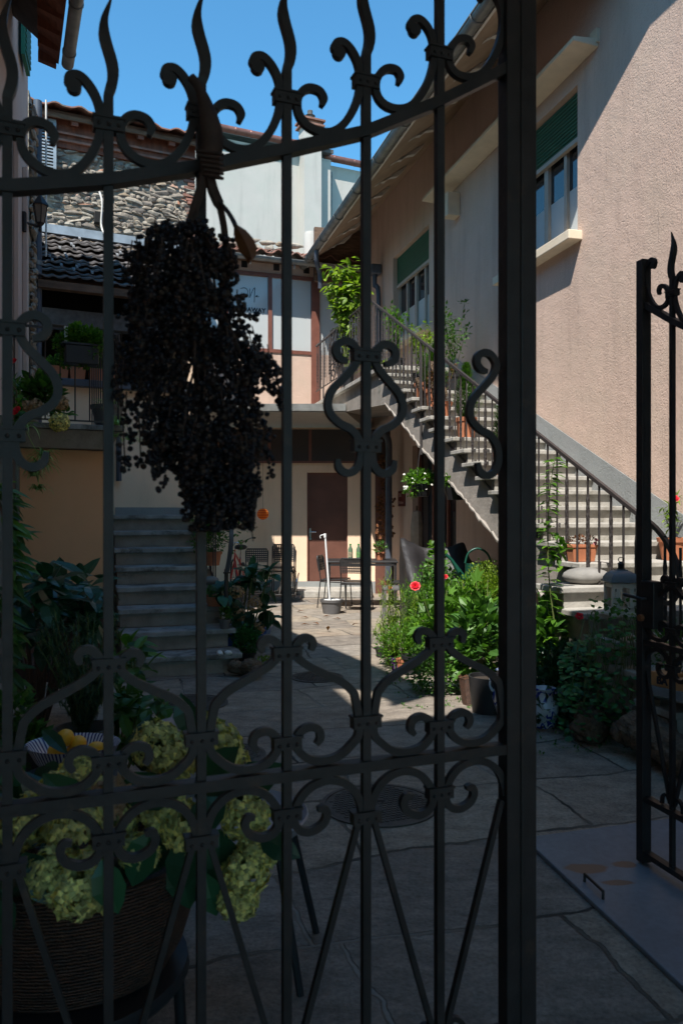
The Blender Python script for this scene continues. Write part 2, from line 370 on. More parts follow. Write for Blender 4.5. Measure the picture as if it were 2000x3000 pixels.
    def leaf(s, p, d, up, l, w, fold=.25, kind=0):
        d = d.normalized(); x = d.cross(up)
        if x.length < 1e-4: x = d.cross(V3((1, 0, .1)))
        x.normalize(); n = x.cross(d)
        if kind == 0:      # ovate, folded along the rib, tip drooping
            q = [p, p+d*l*.4+x*w*.5+n*fold*w*.5, p+d*l-n*l*.16, p+d*l*.4-x*w*.5+n*fold*w*.5, p+d*l*.5]
            return s.add(q, [(0, 1, 4), (1, 2, 4), (2, 3, 4), (3, 0, 4)])
        if kind == 1:      # round, parasol shaped
            c = p+n*w*.06; q = [c]+[p+d*math.cos(a)*w*.5+x*math.sin(a)*w*.5-n*w*.05*(1+.6*math.sin(3*a)) for a in [2*PI*k/7 for k in range(7)]]
            return s.add(q, [(0, k+1, (k+1) % 7+1) for k in range(7)])
        if kind == 2:      # narrow needle
            return s.add([p-x*w*.5, p+x*w*.5, p+d*l], [(0, 1, 2)])
        if kind == 3:      # lobed maple-like
            q = [p]; A = [(-115, .5), (-80, .32), (-48, .8), (-28, .5), (0, 1), (28, .5), (48, .8), (80, .32), (115, .5)]
            for a, r in A:
                a = math.radians(a); q.append(p+d*(math.cos(a)*r*l+.12*l)+x*math.sin(a)*r*w-n*(r*r)*l*.12)
            return s.add(q, [(0, k, k+1) for k in range(1, 9)])
        if kind == 4:      # long ovate, three sections, arched (hydrangea, citrus)
            vs = []; A = [(0, .06), (.25, .42), (.55, .5), (.82, .28), (1, .0)]
            for t, h in A:
                c = p+d*l*t-n*l*.28*t*t; vs += [c-x*w*h+n*fold*w*h, c, c+x*w*h+n*fold*w*h]
            fs = []
            for k in range(4): fs += [(k*3, k*3+1, k*3+4, k*3+3), (k*3+1, k*3+2, k*3+5, k*3+4)]
            return s.add(vs, fs)
    def blade(s, p, d, l, w, droop=.8, n=6):
        d = d.normalized(); x = d.cross(V3((0, 0, 1)))
        if x.length < 1e-3: x = V3((1, 0, 0))
        x.normalize(); vs = []; q = V3(p); dd = d.copy()
        for k in range(n+1):
            t = k/n; h = w*.5*(1-t)**.6 if k < n else 0.0005
            vs += [q-x*h, q+x*h]; q = q+dd*l/n; dd = (dd-V3((0, 0, droop/n*(.4+1.6*t)))).normalized()
        return s.add(vs, [(2*k, 2*k+1, 2*k+3, 2*k+2) for k in range(n)])
    def build(s, name, m, parent=None, smooth=0, loc=None, bevel=0):
        root = ORIG.get(parent.name, V3((0, 0, 0))) if parent else V3(loc or (0, 0, 0))
        me = bpy.data.meshes.new(name)
        me.from_pydata([(a-root.x, b-root.y, c-root.z) for a, b, c in s.v], [], s.f); me.update()
        if smooth:
            me.shade_smooth()
            try: me.set_sharp_from_angle(angle=math.radians(smooth if smooth > 1 else 180))
            except Exception: pass
        o = bpy.data.objects.new(name, me); col.objects.link(o)
        if m: me.materials.append(M[m] if isinstance(m, str) else m)
        if parent: o.parent = parent
        else: o.location = root
        ORIG[o.name] = root
        if bevel:
            b = o.modifiers.new('bevel', 'BEVEL'); b.width = bevel; b.segments = 2; b.limit_method = 'ANGLE'
        return o

def tag(o, label=None, cat=None, group=None, kind=None):
    if label: o['label'] = label
    if cat: o['category'] = cat
    if group: o['group'] = group
    if kind: o['kind'] = kind
    return o
def thing(name, label, cat, loc, group=None, kind=None):
    o = bpy.data.objects.new(name, None); col.objects.link(o); o.location = loc; o.empty_display_size = .1
    ORIG[o.name] = V3(loc); return tag(o, label, cat, group, kind)
def dup(root, loc, rotz=0, label=None, scale=None):
    r = root.copy(); col.objects.link(r); r.location = loc; r.rotation_euler = (0, 0, rotz)
    if label: r['label'] = label
    if scale: r.scale = scale
    for ch in list(root.children):
        c = ch.copy(); col.objects.link(c); c.parent = r
        for g in ch.children:
            e = g.copy(); col.objects.link(e); e.parent = c
    return r

# photo pixel (2000 x 3000) -> world
def P(x, y, Y): return V3(((x-1000)/FPX*Y, Y, EYE+(1500-y)/FPX*Y))
def G(x, y): return P(x, y, EYE*FPX/(y-1500))
def GX(x, Y, z=0): return V3(((x-1000)/FPX*Y, Y, z))
def on(x, y, p0, n):
    d = V3(((x-1000)/FPX, 1, (1500-y)/FPX)); o = V3((0, 0, EYE)); t = (V3(p0)-o).dot(n)/d.dot(n); return o+d*t
# frames: right wall (s away, w out), loggia (t right, o out), veranda, left stairs
def W(s, w, z): return V3((4.79-.2568*s-.9665*w, .9665*s-.2568*w, z))
def L(t, o, z): return V3((-2.67+.899*t+.438*o, 10.4+.438*t-.899*o, z))
def VE(t, o, z): return V3((-.808+.948*t+.317*o, 16.4+.317*t-.948*o, z))
def LS(s, w, z): return V3((-1.94-.31*s+.951*w, 7.1+.951*s+.31*w, z))
def WB(t, o, z): return V3((-1.80+.906*t+.423*o, 21+.423*t-.906*o, z))
def BK(t, o, z): return V3((t, 14.7-o, z))
def LB(s, w, z): return V3((-1.18-.2568*s+.9665*w, .9665*s+.2568*w, z))      # left building wall
WN = V3((-.9665, -.2568, 0)); LN = V3((.438, -.899, 0)); VN = V3((.317, -.948, 0))
OP0 = W(0, 1.12, 0)
def OP(x, y): return on(x, y, OP0, WN)                                        # outer plane of right stair
def tV(x): p = on(x, 1500, VE(0, 0, 0), VN); return (p-VE(0, 0, 0)).dot(V3((.948, .317, 0)))-0
def tL(x, o=0): q = L(0, o, 0); p = on(x, 1500, q, LN); return (p-q).dot(V3((.899, .438, 0)))
def sW(x, w=0): q = W(0, w, 0); p = on(x, 1500, q, WN); return (p-q).dot(V3((-.2568, .9665, 0)))

def wall(mb, F, a0, a1, z0, z1, holes=(), depth=.2):
    A = sorted({a0, a1, *[h[0] for h in holes], *[h[1] for h in holes]}); Z = sorted({z0, z1, *[h[2] for h in holes], *[h[3] for h in holes]})
    for i in range(len(A)-1):
        for j in range(len(Z)-1):
            ca, cz = (A[i]+A[i+1])/2, (Z[j]+Z[j+1])/2
            if any(h[0] < ca < h[1] and h[2] < cz < h[3] for h in holes): continue
            mb.quad(F(A[i], 0, Z[j]), F(A[i+1], 0, Z[j]), F(A[i+1], 0, Z[j+1]), F(A[i], 0, Z[j+1]))
    for h in holes:
        p = [(h[0], h[2]), (h[1], h[2]), (h[1], h[3]), (h[0], h[3])]
        for k in range(4):
            a, b = p[k], p[(k+1) % 4]
            mb.quad(F(a[0], 0, a[1]), F(b[0], 0, b[1]), F(b[0], -depth, b[1]), F(a[0], -depth, a[1]))
    return mb

def text(s, size, o, ex, ez, m, parent, name='lettering', ext=.002, bold=0):
    cu = bpy.data.curves.new(name, 'FONT'); cu.body = s; cu.size = size; cu.extrude = ext; cu.offset = bold; cu.align_x = 'CENTER'
    ob = bpy.data.objects.new(name+'_tmp', cu); col.objects.link(ob)
    bpy.context.view_layer.update()
    me = bpy.data.meshes.new_from_object(ob.evaluated_get(bpy.context.evaluated_depsgraph_get()))
    bpy.data.objects.remove(ob)
    ex = V3(ex).normalized(); ez = V3(ez).normalized(); ey = ez.cross(ex)*-1
    mb = MB(); mb.add([V3(o)+ex*v.co.x+ez*v.co.y-ey*v.co.z*1 for v in me.vertices], [tuple(p.vertices) for p in me.polygons])
    return mb.build(name, m, parent)

# ------------------------------------------------------------------ plants
def rdir(up=0.3):
    a = U(0, 2*PI); z = U(-1, 1); r = math.sqrt(1-z*z); d = V3((r*math.cos(a), r*math.sin(a), z+up)); return d.normalized()
def crown(mb, c, r, n, l, w, kind=0, up=.4, shell=.55, jl=.35, flat=0.5):
    c = V3(c)
    for _ in range(n):
        d = rdir(0); q = (shell+(1-shell)*rnd.random()) if rnd.random() < .75 else rnd.random()
        p = c+V3((d.x*r[0], d.y*r[1], d.z*r[2]))*q
        dd = (d+V3((U(-.6, .6), U(-.6, .6), U(-.3, .6)+up))).normalized()
        upv = (V3((0, 0, 1))*flat+rdir(.2)*(1-flat)*.9+V3((0, 0, .05))).normalized()
        k = 1+U(-jl, jl); mb.leaf(p, dd, upv, l*k, w*k, kind=kind)
    return mb
def shrub(mb, stems, base, top, r, n, l, w, kind=0, up=.4, nstem=6, sr=.004, **kw):
    """several stems from a base, each with a tuft of leaves spread along it: uneven crown"""
    base = V3(base); top = V3(top)
    for i in range(nstem):
        a = U(0, 2*PI); q = math.sqrt(rnd.random()); e = top+V3((math.cos(a)*q*r, math.sin(a)*q*r, U(-.35, .12)*(top.z-base.z)))
        m_ = (base+e)/2+V3((U(-.2, .2)*r, U(-.2, .2)*r, U(0, .1)))
        path = cr([base+V3((U(-.03, .03), U(-.03, .03), 0)), m_, e], 6)
        if stems is not None: stems.tube(path, [sr*(1-.6*j/(len(path)-1)) for j in range(len(path))], 5)
        for _ in range(n//nstem):
            t = rnd.random()**.6; pt = V3(path[min(len(path)-1, int(t*(len(path)-1)))])
            d = rdir(.15); p = pt+d*U(.0, r*.28)
            k = U(.65, 1.2); mb.leaf(p, (d+V3((0, 0, up*U(.3, 1)))).normalized(), V3((U(-.5, .5), U(-.5, .5), 1)), l*k, w*k, kind=kind)
    return mb
def spider(mb, c, n, l, w, droop=1.3, tilt=.9):
    for _ in range(n):
        a = U(0, 2*PI); d = V3((math.cos(a), math.sin(a), U(.3, 1.6)*tilt)); mb.blade(V3(c)+V3((U(-.02, .02), U(-.02, .02), 0)), d, l*U(.6, 1.15), w, droop*U(.8, 1.6))
def pot(c, rt, rb, h, m, parent, name='pot', n=28, sx=1, sy=1, rim=True, soil=True):
    c = V3(c); t = .012 if rt > .06 else .006
    pr = [(rb, 0), (rb+(rt-rb)*.8, h*.8)]
    if rim: pr += [(rb+(rt-rb)*.82+t*.9, h*.81), (rt+t*.9, h), (rt-t*.2, h), (rt-t, h*.86)]
    else: pr += [(rt, h), (rt-t, h), (rt-t, h*.86)]
    pr += [(.0001, h*.86)]
    o = MB().lathe(c, [(.0001, 0)]+pr[:-1], n, sx, sy).build(name, m, parent, 40)
    if soil: MB().lathe(c, [(rt-t*1.05, h*.88), (.0001, h*.9)], n, sx, sy).build('soil', 'soil', o)
    return o
def flower(mb, c, r, n=7, d=None, layers=1):
    c = V3(c); d = d or V3((-.1, -.8, .6)); d.normalize(); x = d.cross(V3((0, 0, 1))).normalized(); y = x.cross(d)
    for j in range(layers):
        for k in range(n):
            a = 2*PI*(k+.5*j)/n; e = (x*math.cos(a)+y*math.sin(a)+d*(.25+.5*j)).normalized(); rr = r*(1-.2*j); mb.leaf(c+e*rr*.55, e, d, rr, rr*.95, kind=1)
def hydrangea(mb, c, r, n=70, fl=.022, sq=1.0):
    c = V3(c)
    for _ in range(n):
        d = rdir(0); p = c+V3((d.x, d.y, d.z*sq))*r*U(.80, 1.06); d = (d+rdir(0)*.45).normalized()
        x = d.cross(V3((.1, .2, 1))).normalized(); y = x.cross(d); o = U(0, 1.6)
        for k in range(4):
            a = o+PI/2*k; e = (x*math.cos(a)+y*math.sin(a)+d*.25).normalized(); mb.leaf(p, e, d, fl*U(.7, 1.05), fl*.8, fold=-.3)
# ================================================================== SETTING
MB().quad((-60, -40, 0), (60, -40, 0), (60, 90, 0), (-60, 90, 0)).build('ground', 'ground'); tag(bpy.data.objects['ground'], kind='structure')

# ------------------------------------------------------------------ right building
rb = thing('pink_building', 'pink roughcast building with green roller shutters and long eave above the outdoor stair', 'building', W(2, 0, 0))
WIN = [(8.82, 10.52, 4.48, 6.08), (13.2, 15.0, 4.48, 6.12)]
DR = (12.1, 13.97, 0, 2.62)
wall(MB(), W, -1.5, 17.7, 0, 7.45, WIN+[DR], .17).build('wall', 'wall', rb)
sk = MB()    # grey rendered band that follows the steps
sk.prism([W(4.6, .004, 0), W(4.6, .004, .32), W(12.2, .004, 3.80), W(16.9, .004, 3.80), W(16.9, .004, 3.4), W(12.1, .004, 3.4), W(5.6, .004, 0)], WN*.008)
sk.build('skirting_band', 'grey_render', rb)
for i, (a0, a1, z0, z1) in enumerate(WIN):
    wf = MB()
    for (p, q) in ((a0, a0+.05), (a1-.05, a1)): wf.fbox(W, p, q, -.168, -.11, z0, z1)
    wf.fbox(W, a0+.05, a1-.05, -.168, -.11, z0, z0+.05)
    n = 4
    for k in range(1, n):
        c = a0+(a1-a0)*k/n; h = .045 if k == 2 else .028; wf.fbox(W, c-h, c+h, -.165, -.105, z0+.05, z1)
    fr = wf.build('window', 'frame_beige', rb)
    g = MB(); g.fbox(W, a0, a1, -.16, -.145, z0+.62, z1); g.build('glass', 'glass', fr)
    g = MB(); g.fbox(W, a0, a1, -.159, -.143, z0+.03, z0+.62); g.build('frosted_film', 'film', fr)
    sh = MB(); zt = z1; zb = z1-.50; k = 0
    while zt-k*.042 > zb:      # bulging slats
        z = zt-k*.042
        prof = [(-.095, z), (-.075, z-.008), (-.070, z-.021), (-.075, z-.034), (-.095, z-.042)]
        for j in range(4): sh.quad(W(a0+.02, prof[j][0], prof[j][1]), W(a1-.02, prof[j][0], prof[j][1]), W(a1-.02, prof[j+1][0], prof[j+1][1]), W(a0+.02, prof[j+1][0], prof[j+1][1]))
        k += 1
    so_ = sh.build('roller_shutter', 'green_shutter', fr)
    MB().fbox(W, a0+.01, a1-.01, -.11, -.06, z1-k*.042-.05, z1-k*.042).build('shutter_bottom_bar', 'frame_beige', so_)
    MB().fbox(W, a0-.09, a1+.04, -.165, .16, z0-.09, z0+.01).build('sill', 'cream', rb, bevel=.008)
MB().hexa([W(8.42, 0, 6.26), W(12.75, 0, 6.26), W(12.75, .29, 6.28), W(8.42, .29, 6.28), W(8.42, 0, 6.35), W(12.75, 0, 6.35), W(12.75, .29, 6.33), W(8.42, .29, 6.33)]).build('concrete_canopy', 'cream', rb, bevel=.01)
MB().fbox(W, 8.40, 8.52, 0, .04, 6.30, 6.44).build('canopy_bracket', 'cream', rb)
lb = MB(); lb.fbox(W, 11.95, 12.15, 0, .20, 5.80, 6.14); lb.build('box_lamp', 'cream', rb, bevel=.015)
# roof: overhanging eave with white shaped rafter tails, fascia and half-round gutter
EZ, EW, ROOT = 6.60, 1.05, 7.36
rf = MB(); RP_ = [(-1.5, .42), (6.98, .42), (7.9, .62), (8.3, .98), (8.4, EW+.02), (18.5, EW+.02), (18.5, -4), (-1.5, -4)]  # near edge lies out of view, shaped to cast the slanting wall shadow
rz = lambda w: ROOT-(ROOT-EZ)/EW*w+.055
rf.add([W(a, w, rz(w)) for a, w in RP_]+[W(a, w, rz(w)+.10) for a, w in RP_], [tuple(range(8)), tuple(range(8, 16))[::-1]]+[(k, (k+1) % 8, 8+(k+1) % 8, 8+k) for k in range(8)])
roof = rf.build('roof', 'tile_dark', rb)
MB().fbox(W, 17.0, 17.1, -.1, 1.0, 6.2, 7.3).build('gable_boards', 'old_wood', rb)
MB().hexa([W(8.42, 0, ROOT), W(18.5, 0, ROOT), W(18.5, EW, EZ), W(8.42, EW, EZ), W(8.42, 0, ROOT+.05), W(18.5, 0, ROOT+.05), W(18.5, EW, EZ+.048), W(8.42, EW, EZ+.048)]).build('soffit_boards', 'soffit', rb)
MB().fbox(W, 8.42, 18.5, EW+.022, EW+.05, EZ-.05, EZ+.12).build('fascia', 'white_wood', rb)
k = 0; s_ = 8.6
while s_ < 18.2:
    pr = [(.26, ROOT-.195), (.30, ROOT-.27), (.42, ROOT-.39), (.56, ROOT-.43), (.63, ROOT-.50), (.72, ROOT-.505), (.80, ROOT-.585)]
    MB().prism([W(s_, w, z) for w, z in pr], V3((-.2568, .9665, 0))*.08).build('rafter_tail', 'white_wood', rb); s_ += .82
gt = MB(); c0, c1 = W(8.32, EW+.13, EZ+.0), W(18.45, EW+.13, EZ-.03)
ring = [(math.cos(a)*.078, math.sin(a)*.078) for a in [PI+PI*k/8 for k in range(9)]]
for p, q in zip(ring, ring[1:]):
    f = lambda c, r: c+WN*r[0]+V3((0, 0, r[1])); gt.quad(f(c0, p), f(c1, p), f(c1, q), f(c0, q))
gt.tube([c0+WN*.078, c1+WN*.078], .011, 6)
for k in range(9):
    c = c0.lerp(c1, (k+.4)/9); gt.tube([c+WN*r[0]*1.08+V3((0, 0, r[1]*1.08)) for r in ring], .012, 5)
gut = gt.build('gutter', 'zinc', rb, 40)
MB().tube(cr([W(16.05, EW+.13, EZ-.1), W(16.1, EW+.12, EZ-.3), W(16.25, EW+.02, EZ-.48), W(16.3, EW, EZ-.75)], 4), .045, 10).build('downpipe', 'darkzinc', rb, 60)
MB().fbox(W, 15.6, 15.85, .02, .22, 6.02, 6.2).build('rain_hopper', 'darkzinc', rb, bevel=.02)
MB().tube(cr([W(15.72, .12, 6.05), W(15.72, .12, 5.8), W(15.65, .07, 5.6), W(15.65, .07, 3.7)], 4), .045, 10).build('downpipe', 'darkzinc', rb, 60)
# ground floor glazed door under the stair
dd = MB(); a0, a1, z0, z1 = DR
for c in (a0, a0+.55, a0+1.15, a1-.06): dd.fbox(W, c, c+.06, -.16, -.10, .02, z1)
dd.fbox(W, a0+.06, a1-.06, -.16, -.10, 2.05, 2.12)
dr = dd.build('glazed_door', 'brown', rb)
MB().fbox(W, a0, a1, -.15, -.14, .05, z1).build('glass', 'glass', dr)
MB().fbox(W, a0-.03, a1+.03, -.17, .03, -.02, .05).build('threshold', 'step_dark', rb)
# small maroon wall sign
sg = thing('wall_sign', 'small maroon sign with pale lettering on the peach wall beside the glazed door', 'sign', W(14.2, 0, 1.6))
p = on(1177, 1455, W(0, .02, 0), WN); sc_ = (p-W(0, .02, 0)).dot(V3((-.2568, .9665, 0)))
MB().fbox(W, sc_-.13, sc_+.22, .003, .018, 1.60, 1.87).build('board', 'sign_red', sg)
for j, (s0, zz, sz) in enumerate((('Old', 1.78, .10), ('the', 1.71, .05), ('Kitchen', 1.63, .085))):
    pass
ex = V3((.2568, -.9665, 0))
text('Old', .095, W(sc_+.10, .021, 1.765), ex, (0, 0, 1), 'sign_pink', sg)
text('Kitchen', .075, W(sc_+.05, .021, 1.645), ex, (0, .0, 1), 'sign_pink', sg)

# ------------------------------------------------------------------ veranda building at the back
vb = thing('veranda_building', 'peach back building with a white glazed veranda upstairs and a brown door below', 'building', (-1.5, 15, 0))
xs = [tV(x) for x in (480, 669, 786, 797, 912, 935, 1075)]
vt0, vt1 = xs[0]-1.5, tV(1068)
w_ = MB(); w_.fbox(VE, vt0, vt1+.2, -.25, -.02, 2.9, 4.77); w_.fbox(VE, vt0, vt1+.2, -.25, -.02, 6.36, 6.70); w_.fbox(VE, vt0, xs[0], -.25, -.021, 4.77, 6.36)
w_.build('upper_wall', 'wall', vb)
fz0, fz1 = 4.77, 6.36
fr = MB(); fr.fbox(VE, xs[0], vt1+.15, -.09, .0, fz1-.075, fz1)
fr.fbox(VE, xs[0], xs[5]-.003, -.09, .002, fz0-.02, fz0+.05)
fr.fbox(VE, xs[2], xs[3], -.09, .003, fz0+.05, fz1-.075); fr.fbox(VE, xs[1]-.08, xs[1], -.09, .003, fz0+.05, fz1-.075)
fr.fbox(VE, xs[4], xs[5], -.09, .03, 3.31, fz1-.077); fr.fbox(VE, xs[5], vt1+.15, -.09, .004, 3.31, 3.40)
vf = fr.build('veranda_frame', 'brown', vb)
for (a, b, z) in ((xs[0], xs[1]-.08, fz0+.05), (xs[1], xs[2], fz0+.05), (xs[3], xs[4], fz0+.05), (xs[5], vt1+.15, 3.40)):
    MB().fbox(VE, a, b, -.06, -.045, z, fz1-.075).build('white_pane', 'panel_white', vf)
# lettering on the first pane
c = on(727, 902, VE(0, -.04, 0), VN)
EX = V3((.948, .317, 0))
text('TAKE AWAY', .125, V3(on(727, 912, VE(0, -.04, 0), VN)), EX, (0, 0, 1), 'ink', vf, bold=.004)
text('Ascona', .105, V3(on(722, 926, VE(0, -.04, 0), VN)), EX, (0, 0, 1), 'ink', vf)
hw = MB()
def ink(pts, r=.006):
    hw.tube([on(660+x/9.8, 820+y/9.8, VE(0, -.038, 0), VN) for x, y in cr(pts, 5)], r, 4)
ink([(470, 350), (478, 430), (480, 510)]); ink([(430, 250), (520, 222), (600, 240), (645, 320), (630, 410), (570, 500), (480, 555), (410, 550), (420, 510), (520, 450), (640, 435)])
ink([(655, 430), (665, 480), (690, 500)]); ink([(705, 245), (700, 340), (712, 490)]); ink([(705, 500), (760, 350), (825, 235), (848, 240), (838, 420), (832, 640)])
ink([(880, 460), (895, 445), (905, 470), (885, 480), (880, 460)], .008); ink([(925, 430), (915, 480), (935, 490)]); ink([(945, 465), (965, 480)])
hw.build('handwritten_sign', 'ink', vf)
# vents, gutter and tiled roof
for x in (716, 810, 898, 986):
    t_ = tV(x); MB().fbox(VE, t_-.06, t_+.06, -.02, -.004, 6.43, 6.56).build('vent', 'void', vb)
g0, g1 = VE(vt0, .40, 6.58), VE(tV(1112)+.25, .40, 6.50)
gt = MB()
ring = [(math.cos(a)*.075, math.sin(a)*.075) for a in [PI+PI*k/8 for k in range(9)]]
for p, q in zip(ring, ring[1:]):
    f = lambda c, r: c+VN*r[0]+V3((0, 0, r[1])); gt.quad(f(g0, p), f(g1, p), f(g1, q), f(g0, q))
gt.tube([g0+VN*.075, g1+VN*.075], .010, 6)
for k in range(7):
    c = g0.lerp(g1, (k+.5)/7); gt.tube([c+VN*r[0]*1.05+V3((0, 0, r[1]*1.05)) for r in ring[:5]]+[c+V3((0, 0, -.16))], .012, 4)
gt.build('gutter', 'zinc', vb, 40)
def tiled(F, a0, a1, w0, z0, w1, z1, pitch=.24, row=.30, amp=.045, seg=8):
    """roof of pan tiles: waves across, stepped courses up the slope"""
    mb = MB(); L_ = math.hypot(w1-w0, z1-z0); rows = max(1, int(L_/row)); n = int((a1-a0)/pitch*seg)
    for r in range(rows):
        for lip in (0, 1):
            pass
        base = len(mb.v)
        for j, (t, h) in enumerate(((r/rows-.02, .038), (r/rows-.02, .02+.038), ((r+1)/rows, .0))):
            for i in range(n+1):
                a = a0+(a1-a0)*i/n; ph = (a-a0)/pitch % 1
                z = amp*max(math.sin(ph*2*PI), -.35)+(.012*math.sin(a*7+r*2.3))
                mb.v.append(tuple(F(a, w0+(w1-w0)*t, z0+(z1-z0)*t+z+h)))
        for j in (0, 1):
            for i in range(n):
                mb.f.append((base+j*(n+1)+i, base+j*(n+1)+i+1, base+(j+1)*(n+1)+i+1, base+(j+1)*(n+1)+i))
    return mb
tiled(VE, vt0, vt1+.6, .42, 6.60, -1.2, 7.12, .36, .35, .06).build('tiled_roof', 'tile_red', vb, 40)
MB().fbox(VE, vt0, vt1+.3, -.9, .30, 6.56, 6.575).build('eave_board', 'old_wood', vb)
# old rubble parapet behind the veranda roof
def rubble(mb, F, a0, a1, z0, z1, size, o=0, prob=.9):
    z = z0
    while z < z1:
        h = size*U(.35, .8); a = a0+U(-.1, 0)
        while a < a1:
            l = size*U(.6, 2.3)
            if rnd.random() < prob:
                hh = min(h, z1-z+.03)*U(.8, 1.05); c = F(a+l/2, o+U(-.01, .02), z+h/2); ax = (F(1, 0, 0)-F(0, 0, 0)).normalized()
                e3 = V3((0, 0, 1)); nn = ax.cross(e3); rot = Matrix((ax, nn, e3)).transposed(); tl = Matrix.Rotation(U(-.28, .28), 3, nn)
                mb.ball(c, (l*.53, size*.26, hh*.58), 7, 5, .24, tl @ rot)
            a += l*1.0
        z += h*.92
    return mb
par = rubble(MB(), VE, vt0, tV(893), 6.85, 7.35, .26, -1.0); par.build('rubble_parapet', 'rubble', vb, 50)
pc = V3(on(912, 700, VE(0, -.9, 0), VN)); MB().lathe((pc.x, pc.y, 6.9), [(.17, 0), (.165, .62), (.15, .7), (.0001, .72)], 20).build('white_flue', 'white_wall', vb, 40)
# terrace slab over the ground floor, and the ground floor wall
sx1 = .075
MB().hexa([V3((-4.5, 13.4, 3.18)), V3((sx1, 13.4, 3.18)), V3((.9, 17.3, 3.0)), V3((-4.5, 17.3, 3.0)), V3((-4.5, 13.4, 3.305)), V3((sx1, 13.4, 3.305)), V3((.9, 17.3, 3.305)), V3((-4.5, 17.3, 3.305))]).build('terrace_slab', 'white_wall', vb)
MB().box(((-4.5+sx1)/2, 13.385, 3.26), (4.5+sx1, .03, .12)).build('terrace_flashing', 'zinc', vb)
dx0, dx1 = -.636, .113
wall(MB(), BK, -4.5, 1.25, 0, 3.06, [(dx0, dx1, 0.05, 2.23)], .12).build('ground_floor_wall', 'wall_smooth', vb)
tr = MB()
tr.fbox(BK, -3.2, 1.2, .004, .05, 2.44, 3.02); td = tr.build('transom_panel', 'darkpanel', vb)
fr = MB()
for c in (-2.3, -1.35, -.60, .25): fr.fbox(BK, c, c+.05, .051, .062, 2.44, 3.02)
fr.fbox(BK, -3.2, 1.2, .051, .065, 2.40, 2.44); fr.build('panel_frame', 'brown', td)
MB().fbox(BK, -4.5, 1.2, .003, .010, 0, .22).build('skirting_band', 'grey_render', vb)
df = MB(); df.fbox(BK, dx0, dx1, -.10, -.06, .05, 2.23); d_ = df.build('door', 'brown_door', vb)
fr = MB(); fr.fbox(BK, dx0+.0, dx0+.02, -.06, -.01, .05, 2.23); fr.fbox(BK, dx1-.02, dx1, -.06, -.01, .05, 2.23); fr.build('door_frame', 'brown', d_)
hd = MB(); hd.fbox(BK, dx0+.04, dx0+.075, -.058, -.05, .98, 1.2); hd.tube([BK(dx0+.057, -.05, 1.13), BK(dx0+.057, 0, 1.13), BK(dx0+.17, .0, 1.13)], .011, 8); hd.build('handle', 'chrome', d_, 60)
MB().box((-.3, 14.35, .06), (1.7, .9, .12)).build('doorstep', 'step', vb, bevel=.01)
MB().box((-1.45, 14.1, .03), (1.5, 1.3, .06)).build('paving_ledge', 'concrete', vb, bevel=.01)
MB().fbox(BK, .62, .90, .004, .07, 0, 2.38).build('side_door', 'brown_door', vb)

# ------------------------------------------------------------------ tall white building far behind
wb = thing('white_building', 'tall whitewashed building with copper gutter and a pilaster chimney against the sky', 'building', (-1.8, 21, 0))
def tW(x, o=0): q = WB(0, o, 0); n = V3((.423, -.906, 0)); p = on(x, 1500, q, n); return (p-q).dot(V3((.906, .423, 0)))
a = MB(); a.fbox(WB, tW(574), tW(969), -5, 0, 5, 11.1); a.build('wall', 'white_wall', wb)
a = MB(); a.fbox(WB, tW(969)-.01, tW(1400), -5.2, -.35, 5, 11.12); a.build('set_back_wall', 'white_wall', wb)
for (p, q, o, z, nm) in ((tW(570), tW(925), .14, 11.28, 'gutter'), (tW(969)-.1, tW(1400), -.22, 11.26, 'gutter')):
    g = MB(); c0, c1 = WB(p, o, z), WB(q, o, z); g.tube([c0, c1], .095, 10); 
    for k in range(8): c = c0.lerp(c1, (k+.5)/8); g.tube([c-V3((.012, 0, 0)), c+V3((.012, 0, 0))], .105, 10)
    g.build(nm, 'copper', wb, 60)
rfm = MB(); rfm.hexa([WB(tW(574), .18, 11.2), WB(tW(969), .18, 11.2), WB(tW(969), -4, 12.2), WB(tW(574), -4, 12.2), WB(tW(574), .18, 11.3), WB(tW(969), .18, 11.3), WB(tW(969), -4, 12.35), WB(tW(574), -4, 12.35)])
rfm.build('roof', 'tile_dark', wb)
c0, c1 = tW(875), tW(924)
ch = MB(); ch.fbox(WB, c0, c1, 0, .4, 5, 11.72); cho = ch.build('chimney', 'white_wall', wb)
cp = MB(); cp.fbox(WB, c0-.07, c1+.07, -.08, .48, 11.72, 11.77); cp.fbox(WB, c0-.01, c1+.01, -.03, .42, 11.77, 11.85); cp.fbox(WB, c0-.08, c1+.08, -.09, .49, 11.85, 11.90); cp.build('cap', 'tile_red', cho)
pcx = WB((c0+c1)/2, .2, 11.90); MB().lathe(pcx, [(.16, 0), (.16, .06), (.11, .07), (.11, .14), (.14, .16), (.07, .20), (.07, .30), (.0001, .31)], 16).build('chimney_pot', 'tile_dark', cho, 40)
MB().fbox(WB, c1+.08, c1+.42, 0, .05, 5, 11.0).build('wall_strip', 'white_wall', wb)
MB().tube([WB(tW(969)+.12, -.28, 10.9), WB(tW(969)+.12, -.28, 6)], .05, 8).build('downpipe', 'zinc', wb)

